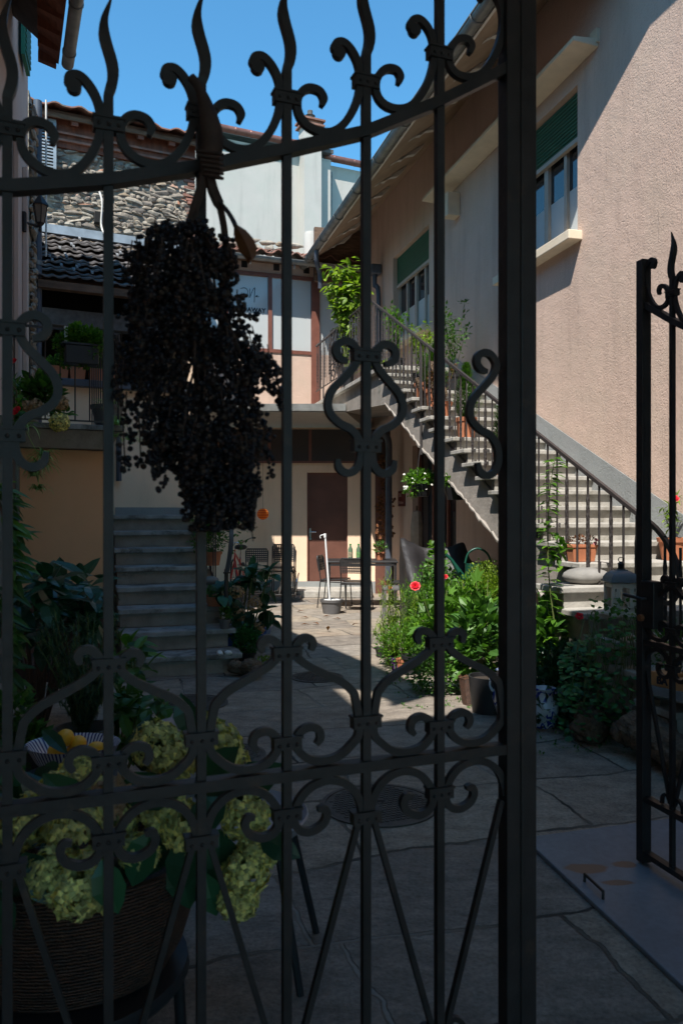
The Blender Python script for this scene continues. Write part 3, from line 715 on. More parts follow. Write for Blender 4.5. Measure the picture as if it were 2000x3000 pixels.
# ------------------------------------------------------------------ stone house and loggia at the back left
sh = thing('stone_house', 'old rubble stone house with brown board eave and grey louvred shutter', 'building', L(-1, -1.4, 0))
def tS(x): return tL(x, -1.35)
t0, t1 = tS(60), tS(571)
MB().fbox(L, t0, t1-.02, -5, -1.385, 3.0, 6.95).build('core_wall', 'mortar', sh)
rubble(MB(), L, t0, t1-.14, 5.3, 6.66, .115, -1.385, .95).build('stone_face', 'rubble', sh, 22)
bk = MB()
for k in range(26):
    z = 5.3+k*.055
    if rnd.random() < .7: bk.fbox(L, t1-U(.10, .22), t1+.0, -1.45, -1.34-U(0, .03), z, z+.04)
tag(bk.build('corner_bricks', 'tile_red', sh), kind='stuff')
MB().fbox(L, tS(275), tS(306), -1.36, -1.24, 1.5+(1500-643)/FPX*11.3, 1.5+(1500-612)/FPX*11.3).build('beam_hole', 'void', sh)
er = MB(); er.hexa([L(t0, -1.18, 7.06), L(t1+.15, -1.18, 7.06), L(t1+.15, -5, 8.1), L(t0, -5, 8.1), L(t0, -1.18, 7.10), L(t1+.15, -1.18, 7.10), L(t1+.15, -5, 8.16), L(t0, -5, 8.16)])
er.build('roof_boards', 'wood_under', sh)
tiled(L, t0, t1+.2, -1.14, 7.10, -5, 8.22, .34, .34, .030).build('roof_tiles', 'tile_red', sh, 40)
k = t0+.2
while k < t1+.1:
    MB().hexa([L(k, -1.42, 7.0), L(k+.09, -1.42, 7.0), L(k+.09, -1.2, 6.94), L(k, -1.2, 6.94), L(k, -1.42, 7.12), L(k+.09, -1.42, 7.12), L(k+.09, -1.2, 7.055), L(k, -1.2, 7.055)]).build('rafter', 'wood_under', sh); k += .46
MB().fbox(L, t0, t1, -1.398, -1.33, 6.66, 7.12).build('wall_plate', 'wood_under', sh)
for zz in (6.74, 6.84): MB().fbox(L, t0, t1, -1.33, -1.29, zz, zz+.03).build('batten', 'tile_red', sh)
MB().fbox(L, t0, t1+.15, -1.21, -1.18, 7.0, 7.10).build('eave_board', 'old_wood', sh)
s0, s1 = tS(109), tS(163)
sm = MB(); sm.fbox(L, s0, s0+.04, -1.30, -1.26, 6.0, 7.0); sm.fbox(L, s1-.04, s1, -1.30, -1.26, 6.0, 7.0); sm.fbox(L, s0+.04, s1-.04, -1.30, -1.26, 6.95, 7.0); sm.fbox(L, s0+.04, s1-.04, -1.30, -1.26, 6.0, 6.05)
k = 6.07
while k < 6.94: sm.hexa([L(s0+.04, -1.30, k), L(s1-.04, -1.30, k), L(s1-.04, -1.26, k-.02), L(s0+.04, -1.26, k-.02), L(s0+.04, -1.30, k+.02), L(s1-.04, -1.30, k+.02), L(s1-.04, -1.26, k), L(s0+.04, -1.26, k)]); k += .045
sm.build('louvred_shutter', mat('grey_blue_paint', (.24, .29, .33), .7, .2, 6, .2, .003, 50), sh)

lg = thing('loggia_house', 'peach house with dark tiled lean-to roof, open loggia and slate ledge above the left steps', 'building', L(-1, 0, 0))
ta, tb = tL(60), tL(575)
MB().fbox(L, ta, tb, -3, -.01, 0, 3.08).build('wall', 'wall_smooth', lg)
MB().fbox(L, ta-.1, tb+.02, -.2, .10, 3.08, 3.17).build('slate_ledge', 'darkzinc', lg, bevel=.008)
MB().fbox(L, ta-2.5, tb, -1.3, -1.25, 3.1, 5.3).build('painted_shade_back', 'void', lg)  # near-black sheet painted in place of the loggia's shaded depth
MB().fbox(L, tL(60), tL(103), -1.24, -.02, 3.17, 5.45).build('sun_block_wall', 'mortar', lg)  # added wall, blocks the sun that reached the loggia from the left
MB().fbox(L, ta, tb, -.18, .0, 3.85, 4.05).build('concrete_beam', 'darkconc', lg)
MB().fbox(L, tb-.16, tb, -1.2, -.02, 3.17, 4.3).build('pillar', 'wall_smooth', lg)
MB().fbox(L, tL(105), tb+.25, .18, .30, 4.22, 4.31).build('eave_gutter', 'old_wood', lg)
tiled(L, tL(102), tb+.3, .28, 4.34, -1.25, 5.36, .15, .17, .015).build('tiled_roof', 'tile_dark', lg, 40)
MB().hexa([L(tL(102), .26, 4.30), L(tb+.3, .26, 4.30), L(tb+.3, -1.3, 5.30), L(tL(102), -1.3, 5.30), L(tL(102), .26, 4.32), L(tb+.3, .26, 4.32), L(tb+.3, -1.3, 5.32), L(tL(102), -1.3, 5.32)]).build('roof_boards', 'old_wood', lg)
MB().fbox(L, ta, tb+.25, -1.30, -1.18, 5.38, 5.50).build('flashing', mat('blue_grey_flashing', (.24, .29, .33), .6, .25, 5, .2, .004, 20), lg)
MB().tube(cr([L(tS(283), -1.18, 6.1), L(tS(292), -1.14, 5.9), L(tS(290), -1.16, 5.6), L(tS(296), -1.1, 5.45)], 5), .014, 6).build('hanging_cable', 'white_wood', lg)
MB().tube([L(tL(346), .06, 3.1), L(tL(346), .06, 1.9)], .035, 8).build('downpipe', 'darkzinc', lg)
pk = MB()
for _ in range(22):
    a_, w_ = U(tL(102), tL(400)), U(-1.1, .2); z_ = 4.34+(.28-w_)/1.53*1.02+.06; pk.hexa([L(a_, w_, z_), L(a_+.03, w_, z_), L(a_+.03, w_-.06, z_+.04), L(a_, w_-.06, z_+.04), L(a_, w_, z_+.02), L(a_+.03, w_, z_+.02), L(a_+.03, w_-.06, z_+.06), L(a_, w_-.06, z_+.06)])
tag(pk.build('tile_hooks', 'crate_grey', lg), kind='stuff')

# ------------------------------------------------------------------ balcony with its front railing, storage cupboard below
bt0, bt1, bo = -1.75, -.574, 2.0
bl = thing('balcony', 'concrete balcony with thin iron railing above the orange cupboard on the left', 'balcony', L(-1.2, 1, 2.2))
MB().hexa([L(bt0, 0, 2.16), L(bt1-.02, 0, 2.16), L(bt1-.10, bo-.12, 2.16), L(bt0, bo-.12, 2.16), L(bt0, 0, 2.34), L(bt1, 0, 2.34), L(bt1, bo, 2.34), L(bt0, bo, 2.34)]).build('slab', 'concrete', bl)
MB().fbox(L, bt0, bt1+.03, 0, bo+.03, 2.345, 2.40).build('slab_edge', 'step_dark', bl, bevel=.006)
rl = MB(); ro = bo-.04
rl.tube([L(bt0, ro, 3.37), L(bt1-.02, ro, 3.37), L(bt1-.02, .02, 3.37)], .016, 4); rl.tube([L(bt0, ro, 2.44), L(bt1-.02, ro, 2.44), L(bt1-.02, .02, 2.44)], .012, 4)
rlo = rl.build('railing', 'rail', bl)
for k in range(8):
    t_ = bt1-.02-k*.145; MB().tube([L(t_, ro, 2.44), L(t_, ro, 3.37)], .0085 if k else .014, 4).build('baluster', 'rail', rlo)
for k in range(1, 12):
    MB().tube([L(bt1-.02, ro-k*.16, 2.44), L(bt1-.02, ro-k*.16, 3.37)], .0085, 4).build('baluster', 'rail', rlo)
cb = thing('storage_cupboard', 'orange painted cupboard doors with hinges under the balcony', 'cupboard', L(-1.1, 1.7, 0))
MB().fbox(L, bt0, bt1-.09, 1.55, 1.74, .68, 2.155).build('door_panel', 'orange', cb, bevel=.006)
MB().fbox(L, bt0, bt1-.02, 0, 1.5, 0, 2.15).build('recessed_base', 'brown', cb)
for z in (1.9, 1.5, .95): MB().tube([L(bt1-.085, 1.70, z-.05), L(bt1-.085, 1.70, z+.05)], .012, 8).build('hinge', 'cream', cb, 60)

# ------------------------------------------------------------------ left building (edge of picture)
lf = thing('rose_building', 'tall rose plastered building with green shutter and timber eave at the left edge', 'building', LB(8, 0, 0))
wall(MB(), LB, -1.5, 9.55, 0, 7.6, [], .1).build('wall', 'wall_left', lf)
MB().fbox(LB, 9.56, 9.9, -.2, .01, 2.2, 6.4).build('stone_edge', 'mortar', lf)
rubble(MB(), LB, 9.6, 9.86, 2.3, 6.3, .14, .03, .95).build('rough_stone_strip', 'rubble', lf, 50)
MB().tube([LB(10.0, .06, 6.5), LB(10.0, .06, 2.35)], .05, 10).build('downpipe', 'darkzinc', lf, 60)
MB().tube([LB(9.95, .16, 6.5), LB(9.95, .16, 4.6)], .012, 6).build('cable', 'white_wood', lf)
for z in (5.2, 4.5, 3.6): MB().tube([LB(10.0, .06, z), LB(10.0, .06, z+.05)], .058, 10).build('pipe_bracket', 'zinc', lf)
for a in (8.35, 9.05): MB().fbox(LB, a, a+.14, .003, .05, 2.5, 5.3).build('pilaster_strip', 'wall_left', lf, bevel=.006)
gs = MB(); gs.fbox(LB, 8.7, 9.15, .03, .07, 6.35, 7.5)
k = 6.40
while k < 7.45: gs.fbox(LB, 8.73, 9.12, .072, .085, k, k+.03); k += .06
gs.build('green_shutter', mat('green_shutter_paint', (.02, .16, .085), .5, .15, 6, .1, .002, 40), lf)
# eave: outer edge runs (X, Y) from (-.55, 2.9) to (-2.82, 8.0) at z = 6, lowered to fit its shadow on the yard
e0, e1 = V3((-.62, 2.75, 6.0)), V3((-2.84, 8.0, 6.0)); ed = (e1-e0).normalized(); en = V3((ed.y, -ed.x, 0))*-1
i0, i1 = V3((-.95, 2.35, 6.2)), V3((-3.09, 8.12, 6.2))
ev = MB(); ev.hexa([e0, e1, i1, i0, e0+V3((0, 0, .05)), e1+V3((0, 0, .05)), i1+V3((0, 0, .05)), i0+V3((0, 0, .05))]); evo = ev.build('eave_boards', 'wood_under', lf)
for k in range(22):
    a = k/21*.99; p = e0.lerp(e1, a); q = i0.lerp(i1, a); p = p.lerp(q, .12); h = V3((0, 0, .10)); d_ = ed*.07
    MB().hexa([p+V3((0, 0, -.06)), p+d_+V3((0, 0, -.06)), q+d_-h, q-h, p-V3((0, 0, .002)), p+d_-V3((0, 0, .002)), q+d_-V3((0, 0, .002)), q-V3((0, 0, .002))]).build('rafter', 'wood_under', evo)
rt = MB(); up = V3((0, 0, .06)); rt.hexa([e0+up, e1+up, i1+up+V3((-1, 0, 1)), i0+up+V3((-1, 0, 1)), e0+up*2.4, e1+up*2.4, i1+up*2.4+V3((-1, 0, 1)), i0+up*2.4+V3((-1, 0, 1))]); rt.build('roof', 'tile_dark', lf)
g0, g1 = e0+V3((.09, 0, .02)), e1+V3((.09, 0, .0)); gt = MB(); gt.tube([g0, g1], .060, 12)
for k in range(7): c = g0.lerp(g1, (k+.7)/7); gt.tube([c, c+ed*.03], .067, 12)
gt.build('gutter', 'zinc', lf, 60)
# lower left: grey framed door
gd = MB(); gd.fbox(LB, 7.2, 9.3, .004, .03, 0, 2.3); gdo = gd.build('grey_door', 'plastic_grey', lf)
fr = MB(); [fr.fbox(LB, a, a+.07, .031, .06, 0, 2.35) for a in (7.2, 8.3, 8.9, 9.15, 9.3)]; fr.fbox(LB, 7.27, 9.15, .032, .055, 1.25, 1.31); fr.build('frame', 'zinc', gdo)
MB().fbox(LB, 9.40, 9.52, .02, .10, 0, 2.3).build('corner_post', 'zinc', lf, bevel=.01)
# wall lantern
wl = thing('wall_lantern', 'old black wall lantern with glass panes on the rose building', 'lantern', LB(8.9, 0, 4.7))
lx = P(118, 640, 8.9); bx = P(72, 650, 8.75)
MB().box(bx, (.04, .08, .22)).build('back_plate', 'iron', wl, bevel=.01)
MB().tube([bx, P(112, 663, 8.9)], .014, 8).build('arm', 'iron', wl)
c = P(118, 655, 8.9); MB().lathe(c, [(.0001, -.10), (.02, -.08), (.015, -.03), (.045, 0), (.05, .01)], 6).build('base', 'iron', wl)
go = MB().lathe(c, [(.046, .012), (.078, .20)], 6).build('glass_body', mat('old_lantern_glass', (.20, .15, .11), .15, .2, 9, 0), wl)
lf2 = MB(); 
for k in range(6):
    a = 2*PI*k/6; lf2.tube([c+V3((math.cos(a)*.047, math.sin(a)*.047, .01)), c+V3((math.cos(a)*.08, math.sin(a)*.08, .20))], .006, 4)
lf2.build('glazing_bars', 'iron', wl)
MB().lathe(c, [(.095, .20), (.09, .215), (.03, .30), (.0001, .33)], 6).build('lid', 'iron', wl)

# ------------------------------------------------------------------ gate house round the camera (casts the foreground shade)
gh = thing('gate_house', 'tall plastered gate house whose passage opens onto the courtyard', 'building', (0, 0, 0))
GD = V3((.933, .359, 0)); GN = V3((.359, -.933, 0))     # along the gate, and back towards the camera
def GH(u, o, z): return V3((0, 1.69, 0))+GD*u+GN*o+V3((0, 0, z))
g = MB(); g.fbox(GH, -7, -1.55, .25, 1.0, 0, 7.8); g.fbox(GH, 2.1, 7, .25, 1.0, 0, 7.8); g.fbox(GH, -1.55, 2.1, .25, 1.0, 3.4, 7.8); g.build('front_wall', 'wall_left', gh)
g = MB(); g.fbox(GH, -1.75, -1.55, 1.0, 4.6, 0, 3.4); g.fbox(GH, 2.1, 2.3, 1.0, 4.6, 0, 3.4); g.fbox(GH, -1.75, 2.3, 1.0, 4.6, 3.4, 3.6); g.build('passage_wall', 'wall_left', gh)
# ================================================================== STAIRS
RIS, TR, S0, NST = .1557, .322, 4.98, 22
rs = thing('stone_staircase', 'long sunlit flight of pale granite steps rising along the pink wall', 'staircase', W(5, .6, 0))
body = [(S0+.02, 0)]
for k in range(1, NST+1):
    s = S0+TR*(k-1); body += [(s+.02, RIS*(k-1) if k > 1 else 0), (s+.02, RIS*k-.045)]
sT = S0+TR*NST
body += [(sT+.02, RIS*NST), (sT+.02, 3.535), (16.55, 3.535), (16.55, 3.37), (sT+.1, 3.37), (7.0, 1.50-.60), (5.75, 0)]
# de-duplicate straight points
bp = []
for q in body:
    if not bp or (abs(q[0]-bp[-1][0])+abs(q[1]-bp[-1][1])) > 1e-6: bp.append(q)
mbd = MB()
# build the flight as column strips so that every face stays simple
def soff(s): return max(0, (s-6.1)*.508) if s < 12.7 else 3.37
for k in range(1, NST+2):
    a0 = S0+TR*(k-1)+.02; a1 = a0+TR if k <= NST else 16.5; zt = RIS*k-.045 if k <= NST else 3.535
    w1 = 1.10 if k > 6 else 1.45
    mbd.hexa([W(a0, 0, soff(a0)), W(a1, 0, soff(a1)), W(a1, w1, soff(a1)), W(a0, w1, soff(a0)), W(a0, 0, zt), W(a1, 0, zt), W(a1, w1, zt), W(a0, w1, zt)])
mbd.build('flight', 'concrete', rs)
for k in range(1, NST+2):
    s = S0+TR*(k-1); w1 = 1.16+U(0, .03) if k > 6 else 1.50+U(0, .05); e = TR+.03 if k <= NST else 4.45
    st = MB(); st.fbox(W, s-.035, s+e, .012, w1, RIS*k-.044, RIS*k+(.022 if k > NST else 0)); st.build('step', 'step', rs, bevel=.007)
    if k <= NST:
        MB().fbox(W, s+.006, s+.021, .013, w1-.06, RIS*(k-1)+.001, RIS*k-.045).build('riser', 'step', rs)
# rough broken edge of the soffit
ro = MB(); pts_ = []; a = 6.0
while a < 12.1: pts_.append(W(a, 1.10+U(-.008, .010), soff(a)+U(.005, .035))); a += U(.03, .08)
ro.tube(pts_, [U(.010, .026) for _ in pts_], 6); ro.build('rough_edge', 'concrete', rs, 40)

# railing of the right stair, drawn on its own plane
ry = thing('stair_railing', 'brown iron railing of alternating plain and twisted bars up the granite stair', 'railing', W(5, 1.12, 1))
hA, hB = OP(1082, 877), OP(1875, 1511)
lA, lB = OP(1233, 1216), OP(1874, 1896)
hd_ = (hB-hA); ld_ = (lB-lA)
lA2 = lA-ld_*((lA-hA).dot(V3((-.2568, .9665, 0)))/ld_.dot(V3((-.2568, .9665, 0))))   # at the landing corner
lA2 = V3((hA.x, hA.y, lA.z+(hA.y-lA.y)*(ld_.z/ld_.y)))
lEnd = lA+ld_*1.16
hd = MB(); cv = [hA, hA.lerp(hB, .5), hB]+[OP(x, y)+(V3((0, 0, 0))) for x, y in ((1918, 1545), (1952, 1588), (1977, 1640), (1990, 1690), (1984, 1735), (1962, 1768), (1940, 1760))]
hp = [hA, hB]+[V3(q) for q in cr([tuple(v) for v in cv[2:]], 4)][1:]
hd.tube(hp, .021, 4, sq=(0, 0, 1)); far = W((16.35), 1.12, 4.73); farl = W(16.35, 1.12, 3.85)
hd.tube([hA, V3((far.x, far.y, 4.73))], .02, 4)
hd.build('handrail', 'rail', ry)
lo = MB(); lo.tube([lA2, lEnd], .012, 4); lo.tube([V3((hA.x, hA.y, 3.85)), farl], .012, 4); lo.build('lower_rail', 'rail', ry)
def zt(p, a, b): t = (p.y-a.y)/(b.y-a.y); return a.z+(b.z-a.z)*t
sH = (hA-OP0).dot(V3((-.2568, .9665, 0))); s = 5.42; k = 0
while s < 16.3:
    p = OP0+V3((-.2568, .9665, 0))*s
    if s < sH: z0, z1 = zt(p, lA2, lB), zt(p, hA, hB)
    else: z0, z1 = 3.85, 4.73
    if p.y < 5.45: z1 = min(z1, 1.36)
    tw = k % 2 == 1
    if tw:
        n = 30; pts = [V3((p.x, p.y, z0+(z1-z0)*j/n)) for j in range(n+1)]
        r = [.0095]*6+[.0155]*(n-11)+[.0095]*6
        mb = MB(); mb.tube(pts, r[:n+1], 4, twist=0)
        # twist by hand: rotate the square section ring by ring in the middle part
        for j in range(n+1):
            a = .8*max(0, min(j, n-5)-5)
            for q in range(4):
                v = V3(mb.v[j*4+q])-pts[j]; c_, s_ = math.cos(a), math.sin(a); mb.v[j*4+q] = (pts[j].x+v.x*c_-v.y*s_, pts[j].y+v.x*s_+v.y*c_, pts[j].z)
        mb.build('baluster', 'rail', ry)
    else:
        MB().tube([V3((p.x, p.y, z0)), V3((p.x, p.y, z1))], .010, 4).build('baluster', 'rail', ry)
    s += .157; k += 1
for (x, y0, y1) in ((1233, 1005, 1332), (1082, 877, 1110), (947, 990, 1195)):
    a, b = OP(x, y0), OP(x, y1); MB().tube([V3((a.x, a.y, a.z)), V3((a.x, a.y, b.z))], .019, 4).build('post', 'rail', ry)
# ornamental scroll panel in the landing railing
orn = MB()
for pts in ([(268, 830), (262, 620), (300, 520), (335, 600), (320, 760), (285, 790), (262, 720), (285, 640)], [(235, 560), (232, 1820)], [(400, 560), (385, 700), (370, 800)],
            [(520, 420), (470, 370), (432, 480), (445, 640), (490, 640), (500, 520)], [(240, 940), (290, 985), (320, 960), (345, 870), (360, 900)], [(290, 1210), (320, 1100), (330, 1000)],
            [(370, 1290), (340, 1420), (300, 1360), (255, 1450), (235, 1650), (262, 1800), (320, 1740), (340, 1600), (310, 1520), (268, 1560), (275, 1690), (300, 1680)],
            [(365, 1500), (410, 1460), (400, 1620)], [(520, 1640), (460, 1665), (430, 1560), (450, 1430), (500, 1410), (500, 1520), (465, 1560)], [(540, 1330), (545, 1640)]):
    orn.tube([OP(940+x/8.4, 900+y/8.4) for x, y in cr(pts, 4)], .009, 5)
orn.build('scroll_panel', 'iron', ry)

# left stair
ls = thing('left_staircase', 'dark mossy stone steps climbing to the landing on the left', 'staircase', LS(.5, .5, 0))
ws = [1.07, 1.07, 1.0, 1.06, .95, .93, .93, .93]
for k in range(1, 9):
    s = .336*(k-1)*(.32/.32); lft = -.02 if k > 1 else .04
    MB().fbox(LS, s+.05, .336*k+.05 if k < 8 else 4.3, 0 if k > 1 else .06, 1.0, .183*(k-1)+.001 if k > 1 else 0, .183*k-.05).build('riser', 'concrete', ls)
    MB().fbox(LS, s, s+.36 if k < 8 else 4.3, lft, ws[k-1], .183*k-.049, .183*k).build('step', 'step_dark', ls, bevel=.008)
MB().fbox(LS, .36, 3.6, .02, .98, 0, .16).build('base_wall', 'concrete', ls)
MB().fbox(LS, 2.3, 3.3, .0, .98, .17, 1.0).build('core', 'concrete', ls)
MB().fbox(L, tL(338), tL(590), .0, .012, 1.46, 1.56).build('landing_skirting', 'grey_render', ls)
lr = thing('left_stair_railing', 'dark iron railing with a broad curved handrail beside the mossy left steps', 'railing', LS(1, 1, .7))
def LR(x, y): return on(x, y, LS(0, .985, 0), V3((.951, .31, 0)))
hpts = [LR(x, y) for x, y in ((664, 1675), (671, 1640), (677, 1590), (677, 1540), (672, 1490), (662, 1455), (648, 1440))]
hr = MB(); hr.tube(cr([tuple(p) for p in hpts], 4), .026, 4); hr.build('handrail', mat('blue_grey_iron', (.09, .10, .125), .45, .2, 8, .1, .002, 50), lr)
MB().tube([LR(663, 1668), LR(663, 1775)], .02, 6).build('newel_post', 'rail', lr)
MB().tube([LR(664, 1680), LR(664, 1676)], .035, 8).build('newel_knob', 'rail', lr)
for k in range(11):
    s = 1.05+k*.145; z0 = .183*(s/.336)+.12; MB().tube([LS(s, .985, z0), LS(s, .985, z0+.86)], .009, 4).build('baluster', 'rail', lr)
MB().tube([LS(1.0, .985, .66), LS(2.6, .985, 1.53)], .012, 4).build('lower_rail', 'rail', lr)
MB().tube([LS(1.0, .985, 1.46), LS(2.6, .985, 2.38)], .016, 4).build('upper_rail', 'rail', lr)

# ================================================================== GATE
B0 = V3((-.612, 1.46, 0)); GU = V3((.933, .359, 0)); GP = V3((.359, -.933, 0)); SP = .178
def gproj(x, y):      # photo pixel -> (u, z) on the gate plane
    p = on(x, y, B0, GP); return ((p-B0).dot(GU), p.z)
arch = [(0, 2.094), (1, 2.133), (2, 2.187), (3, 2.25), (4, 2.318), (5, 2.416), (6, 2.528)]
def az(u):
    i = max(-2.5, u/SP)
    if i < 0: return 2.094-.012*i*0+.004*abs(i)
    k = min(5, int(i)); return arch[k][1]+(arch[k+1][1]-arch[k][1])*(i-k)
def rel(pts, ox, oy, s, base, flat=False):
    """pixels of a zoomed crop -> offsets (u from bar 'base', z minus arch height or absolute z)"""
    out = []
    for x, y in pts:
        u, z = gproj(ox+x/s, oy+y/s); out.append((u-base*SP, z if flat else z-az(u)))
    return out
topS = rel([(765, 700), (778, 650), (750, 600), (690, 580), (640, 600), (608, 655), (612, 740), (660, 815), (740, 862), (830, 868), (905, 820), (965, 735), (1003, 640), (1018, 545), (1012, 460), (990, 385), (950, 318), (905, 280), (862, 285), (850, 318), (868, 335)], 600, 0, 2.24, 3)
upS = rel([(1220, 1352), (1203, 1300), (1228, 1258), (1275, 1250), (1322, 1280), (1345, 1330), (1322, 1395), (1240, 1470), (1100, 1558), (965, 1640), (885, 1718), (850, 1790)], 300, 1400, 2.613, 2, True) \
    + rel([(1068, 330), (1120, 400), (1190, 440), (1270, 443), (1345, 418), (1398, 365), (1412, 312), (1392, 268), (1345, 252), (1298, 272), (1285, 318), (1308, 350)], 0, 2000, 1.742, 2, True)
dnS = rel([(1058, 800), (1062, 720), (1102, 640), (1170, 580), (1255, 552), (1340, 568), (1398, 620), (1425, 695), (1400, 765), (1338, 795), (1275, 778), (1250, 735), (1265, 695), (1300, 692)], 0, 2000, 1.742, 2, True)
lyS = rel([(405, 868), (350, 845), (322, 795), (335, 745), (385, 722), (440, 745), (478, 815), (450, 900), (370, 990), (295, 1070), (265, 1160), (285, 1240), (350, 1305), (425, 1345), (475, 1410), (495, 1480), (492, 1560), (460, 1630), (400, 1655), (345, 1620), (330, 1555)], 850, 700, 2.412, 4, True)
def taper(n, w, t0=.6, t1=.6, m=5):
    return [w*(t0+(1-t0)*min(1, i/m))*(t1+(1-t1)*min(1, (n-1-i)/m)) for i in range(n)]
def collar(T, u, z, parent, w=.056):
    mb = MB(); mb.hexa([T(u-w/2, z-.011, -.013), T(u+w/2, z-.011, -.013), T(u+w/2, z-.011, .013), T(u-w/2, z-.011, .013), T(u-w/2, z+.011, -.013), T(u+w/2, z+.011, -.013), T(u+w/2, z+.011, .013), T(u-w/2, z+.011, .013)])
    mb.hexa([T(u-w/2-.002, z+.011, -.016), T(u+w/2+.002, z+.011, -.016), T(u+w/2+.002, z+.011, .016), T(u-w/2-.002, z+.011, .016), T(u-w/2-.002, z+.016, -.016), T(u+w/2+.002, z+.016, -.016), T(u+w/2+.002, z+.016, .016), T(u-w/2-.002, z+.016, .016)])
    for q in (-1, 0, 1): mb.ball(T(u+q*w*.32, z-.001, .013), .0042, 8, 5); mb.ball(T(u+q*w*.32, z-.001, -.013), .0042, 6, 4)
    return mb.build('collar', 'iron', parent, 40)
def bar(T, u, z0, z1, parent, r=.0125, wave=False, name='bar'):
    n = 22 if wave else 1; pts = []; mb = MB()
    def ring(z, du, rr): return [T(u+du+a*rr, z, b*rr) for a, b in ((-1, -1), (1, -1), (1, 1), (-1, 1))]
    rings = [ring(z0, 0, r*.72)]
    zs = z1-.19 if wave else z1
    rings.append(ring(zs, 0, r*.72))
    if wave:
        for j in range(1, 17):
            t = j/16; rings.append(ring(zs+.19*t, .0088*math.sin(t*2*PI*1.12), r*.72*(1.12-.94*max(0, t-.6)/.4)))
    vs = [p for q in rings for p in q]; m = len(rings)
    fs = [(i*4+k, i*4+(k+1) % 4, (i+1)*4+(k+1) % 4, (i+1)*4+k) for i in range(m-1) for k in range(4)]+[(3, 2, 1, 0), tuple(range(m*4-4, m*4))]
    mb.add(vs, fs); return mb.build(name, 'iron', parent)

def gate(name, label, T, i0, i1, root, dz=0, postw=.062, cover=True, low=.07):
    """bars i0..i1 (i1+1 is the meeting post); T(u, z, off)"""
    g = thing(name, label, 'gate', root)
    A = lambda u: az(u)+dz
    D = .014; us, ue = i0*SP-.09, 6*SP-.0
    for i in range(i0, 6):
        if i == 5 and cover: bar(T, i*SP, low, A(i*SP)+.62, g, wave=True, name='bar')
        else: bar(T, i*SP, low, A(i*SP)+.355, g, wave=True)
    # rails
    n = 50; pts = [(us+(ue-us)*k/n, A(us+(ue-us)*k/n)) for k in range(n+1)]
    MB().sweep(pts, .023, .032, T).build('arch_rail', 'iron', g)
    for z in (.955, .30, low): MB().sweep([(us, z), (ue, z)], .022, .034, T).build('rail', 'iron', g)
    # meeting post: square tube and flat cover strip
    z1 = 2.85 if cover else 2.56
    if cover:
        MB().hexa([T(ue-.014, .03, -.02), T(ue+.022, .03, -.02), T(ue+.022, .03, .02), T(ue-.014, .03, .02), T(ue-.014, z1, -.02), T(ue+.022, z1, -.02), T(ue+.022, z1, .02), T(ue-.014, z1, .02)]).build('post', 'iron', g, bevel=.002)
        MB().hexa([T(ue+.0225, .03, -.012), T(ue+.064, .03, -.012), T(ue+.064, .03, .022), T(ue+.0225, .03, .022), T(ue+.0225, z1, -.012), T(ue+.064, z1, -.012), T(ue+.064, z1, .022), T(ue+.0225, z1, .022)]).build('cover_strip', 'iron', g, bevel=.002)
    else:
        MB().hexa([T(ue-.02, .03, -.022), T(ue+.022, .03, -.022), T(ue+.022, .03, .022), T(ue-.02, .03, .022), T(ue-.02, z1, -.022), T(ue+.022, z1, -.022), T(ue+.022, z1, .022), T(ue-.02, z1, .022)]).build('post', 'iron', g, bevel=.002)
    W_ = .0165
    for i in range(i0, 6):
        # crest scroll in every bay
        c = cr(topS, 5); q = [(i*SP+u, A(i*SP+u)+z) for u, z in c]
        if i == 5: q = [p for p in q if p[0] < 6*SP-.005]
        MB().sweep(q, taper(len(q), W_, .55, 1.0), D, T).build('crest_scroll', 'iron', g)
        if i < 5 or not cover:
            e = q[-1]; MB().tube([T(e[0]+.004, e[1]-.004, -.008), T(e[0]+.004, e[1]-.004, .008)], .0138, 14).build('scroll_knob', 'iron', g)
        collar(T, i*SP, A(i*SP)+.105, g)
        even = i % 2 == 0
        if even:
            for z in (1.834, 1.64): collar(T, i*SP, z, g, .062)
            for sg in (1, -1):
                q = [(i*SP+sg*u, z) for u, z in cr(lyS, 5)]; MB().sweep(q, taper(len(q), W_, .6, .6), D, T).build('lyre_scroll', 'iron', g)
            collar(T, i*SP, 1.047, g, .064); collar(T, i*SP, .842, g, .064)
        else:
            for z in (1.205, 1.02, .872): collar(T, i*SP, z, g, .060)
        # bay ornaments from even bar to odd bar, mirrored in the next bay
        m = (lambda u, i=i: i*SP+u) if even else (lambda u, i=i: (i+1)*SP-u)
        for S, nm in ((upS, 'heart_scroll'), (dnS, 'under_scroll')):
            j1, j2 = U(-.0035, .0035), U(.975, 1.025); z0_ = S[len(S)//2][1]
            q = [(m(u*j2)+0*j1, z0_+(z-z0_)*j2+j1*.6) for u, z in cr(S, 5)]; MB().sweep(q, taper(len(q), W_, .6, .6), D, T).build(nm, 'iron', g)
        a, b = ((i*SP+.018, .835), ((i+1)*SP-.012, .33)) if even else (((i+1)*SP-.018, .835), (i*SP+.012, .33))
        MB().sweep([a, b], .012, D, T).build('brace_strap', 'iron', g)
        # low curls at the foot of each strap
        q = [(b[0]-(b[0]-a[0])*.0, .33), (b[0]+(.02 if even else -.02)*-1, .36), (b[0]-(.045 if even else -.045), .345), (b[0]-(.05 if even else -.05), .315)]
        MB().sweep(cr(q, 4), .011, D, T).build('foot_curl', 'iron', g)
    # half lyre and half collars on the post
    if cover:
        q = [(6*SP-.014+min(0, u), z) for u, z in cr(lyS, 5)]; q = [p for p in q if p[0] < 6*SP-.016]
        MB().sweep(q, taper(len(q), W_, .6, .6), D, T).build('lyre_scroll', 'iron', g)
    return g
def TL(u, z, o): return V3((B0.x, B0.y, z))+GU*u+GP*o
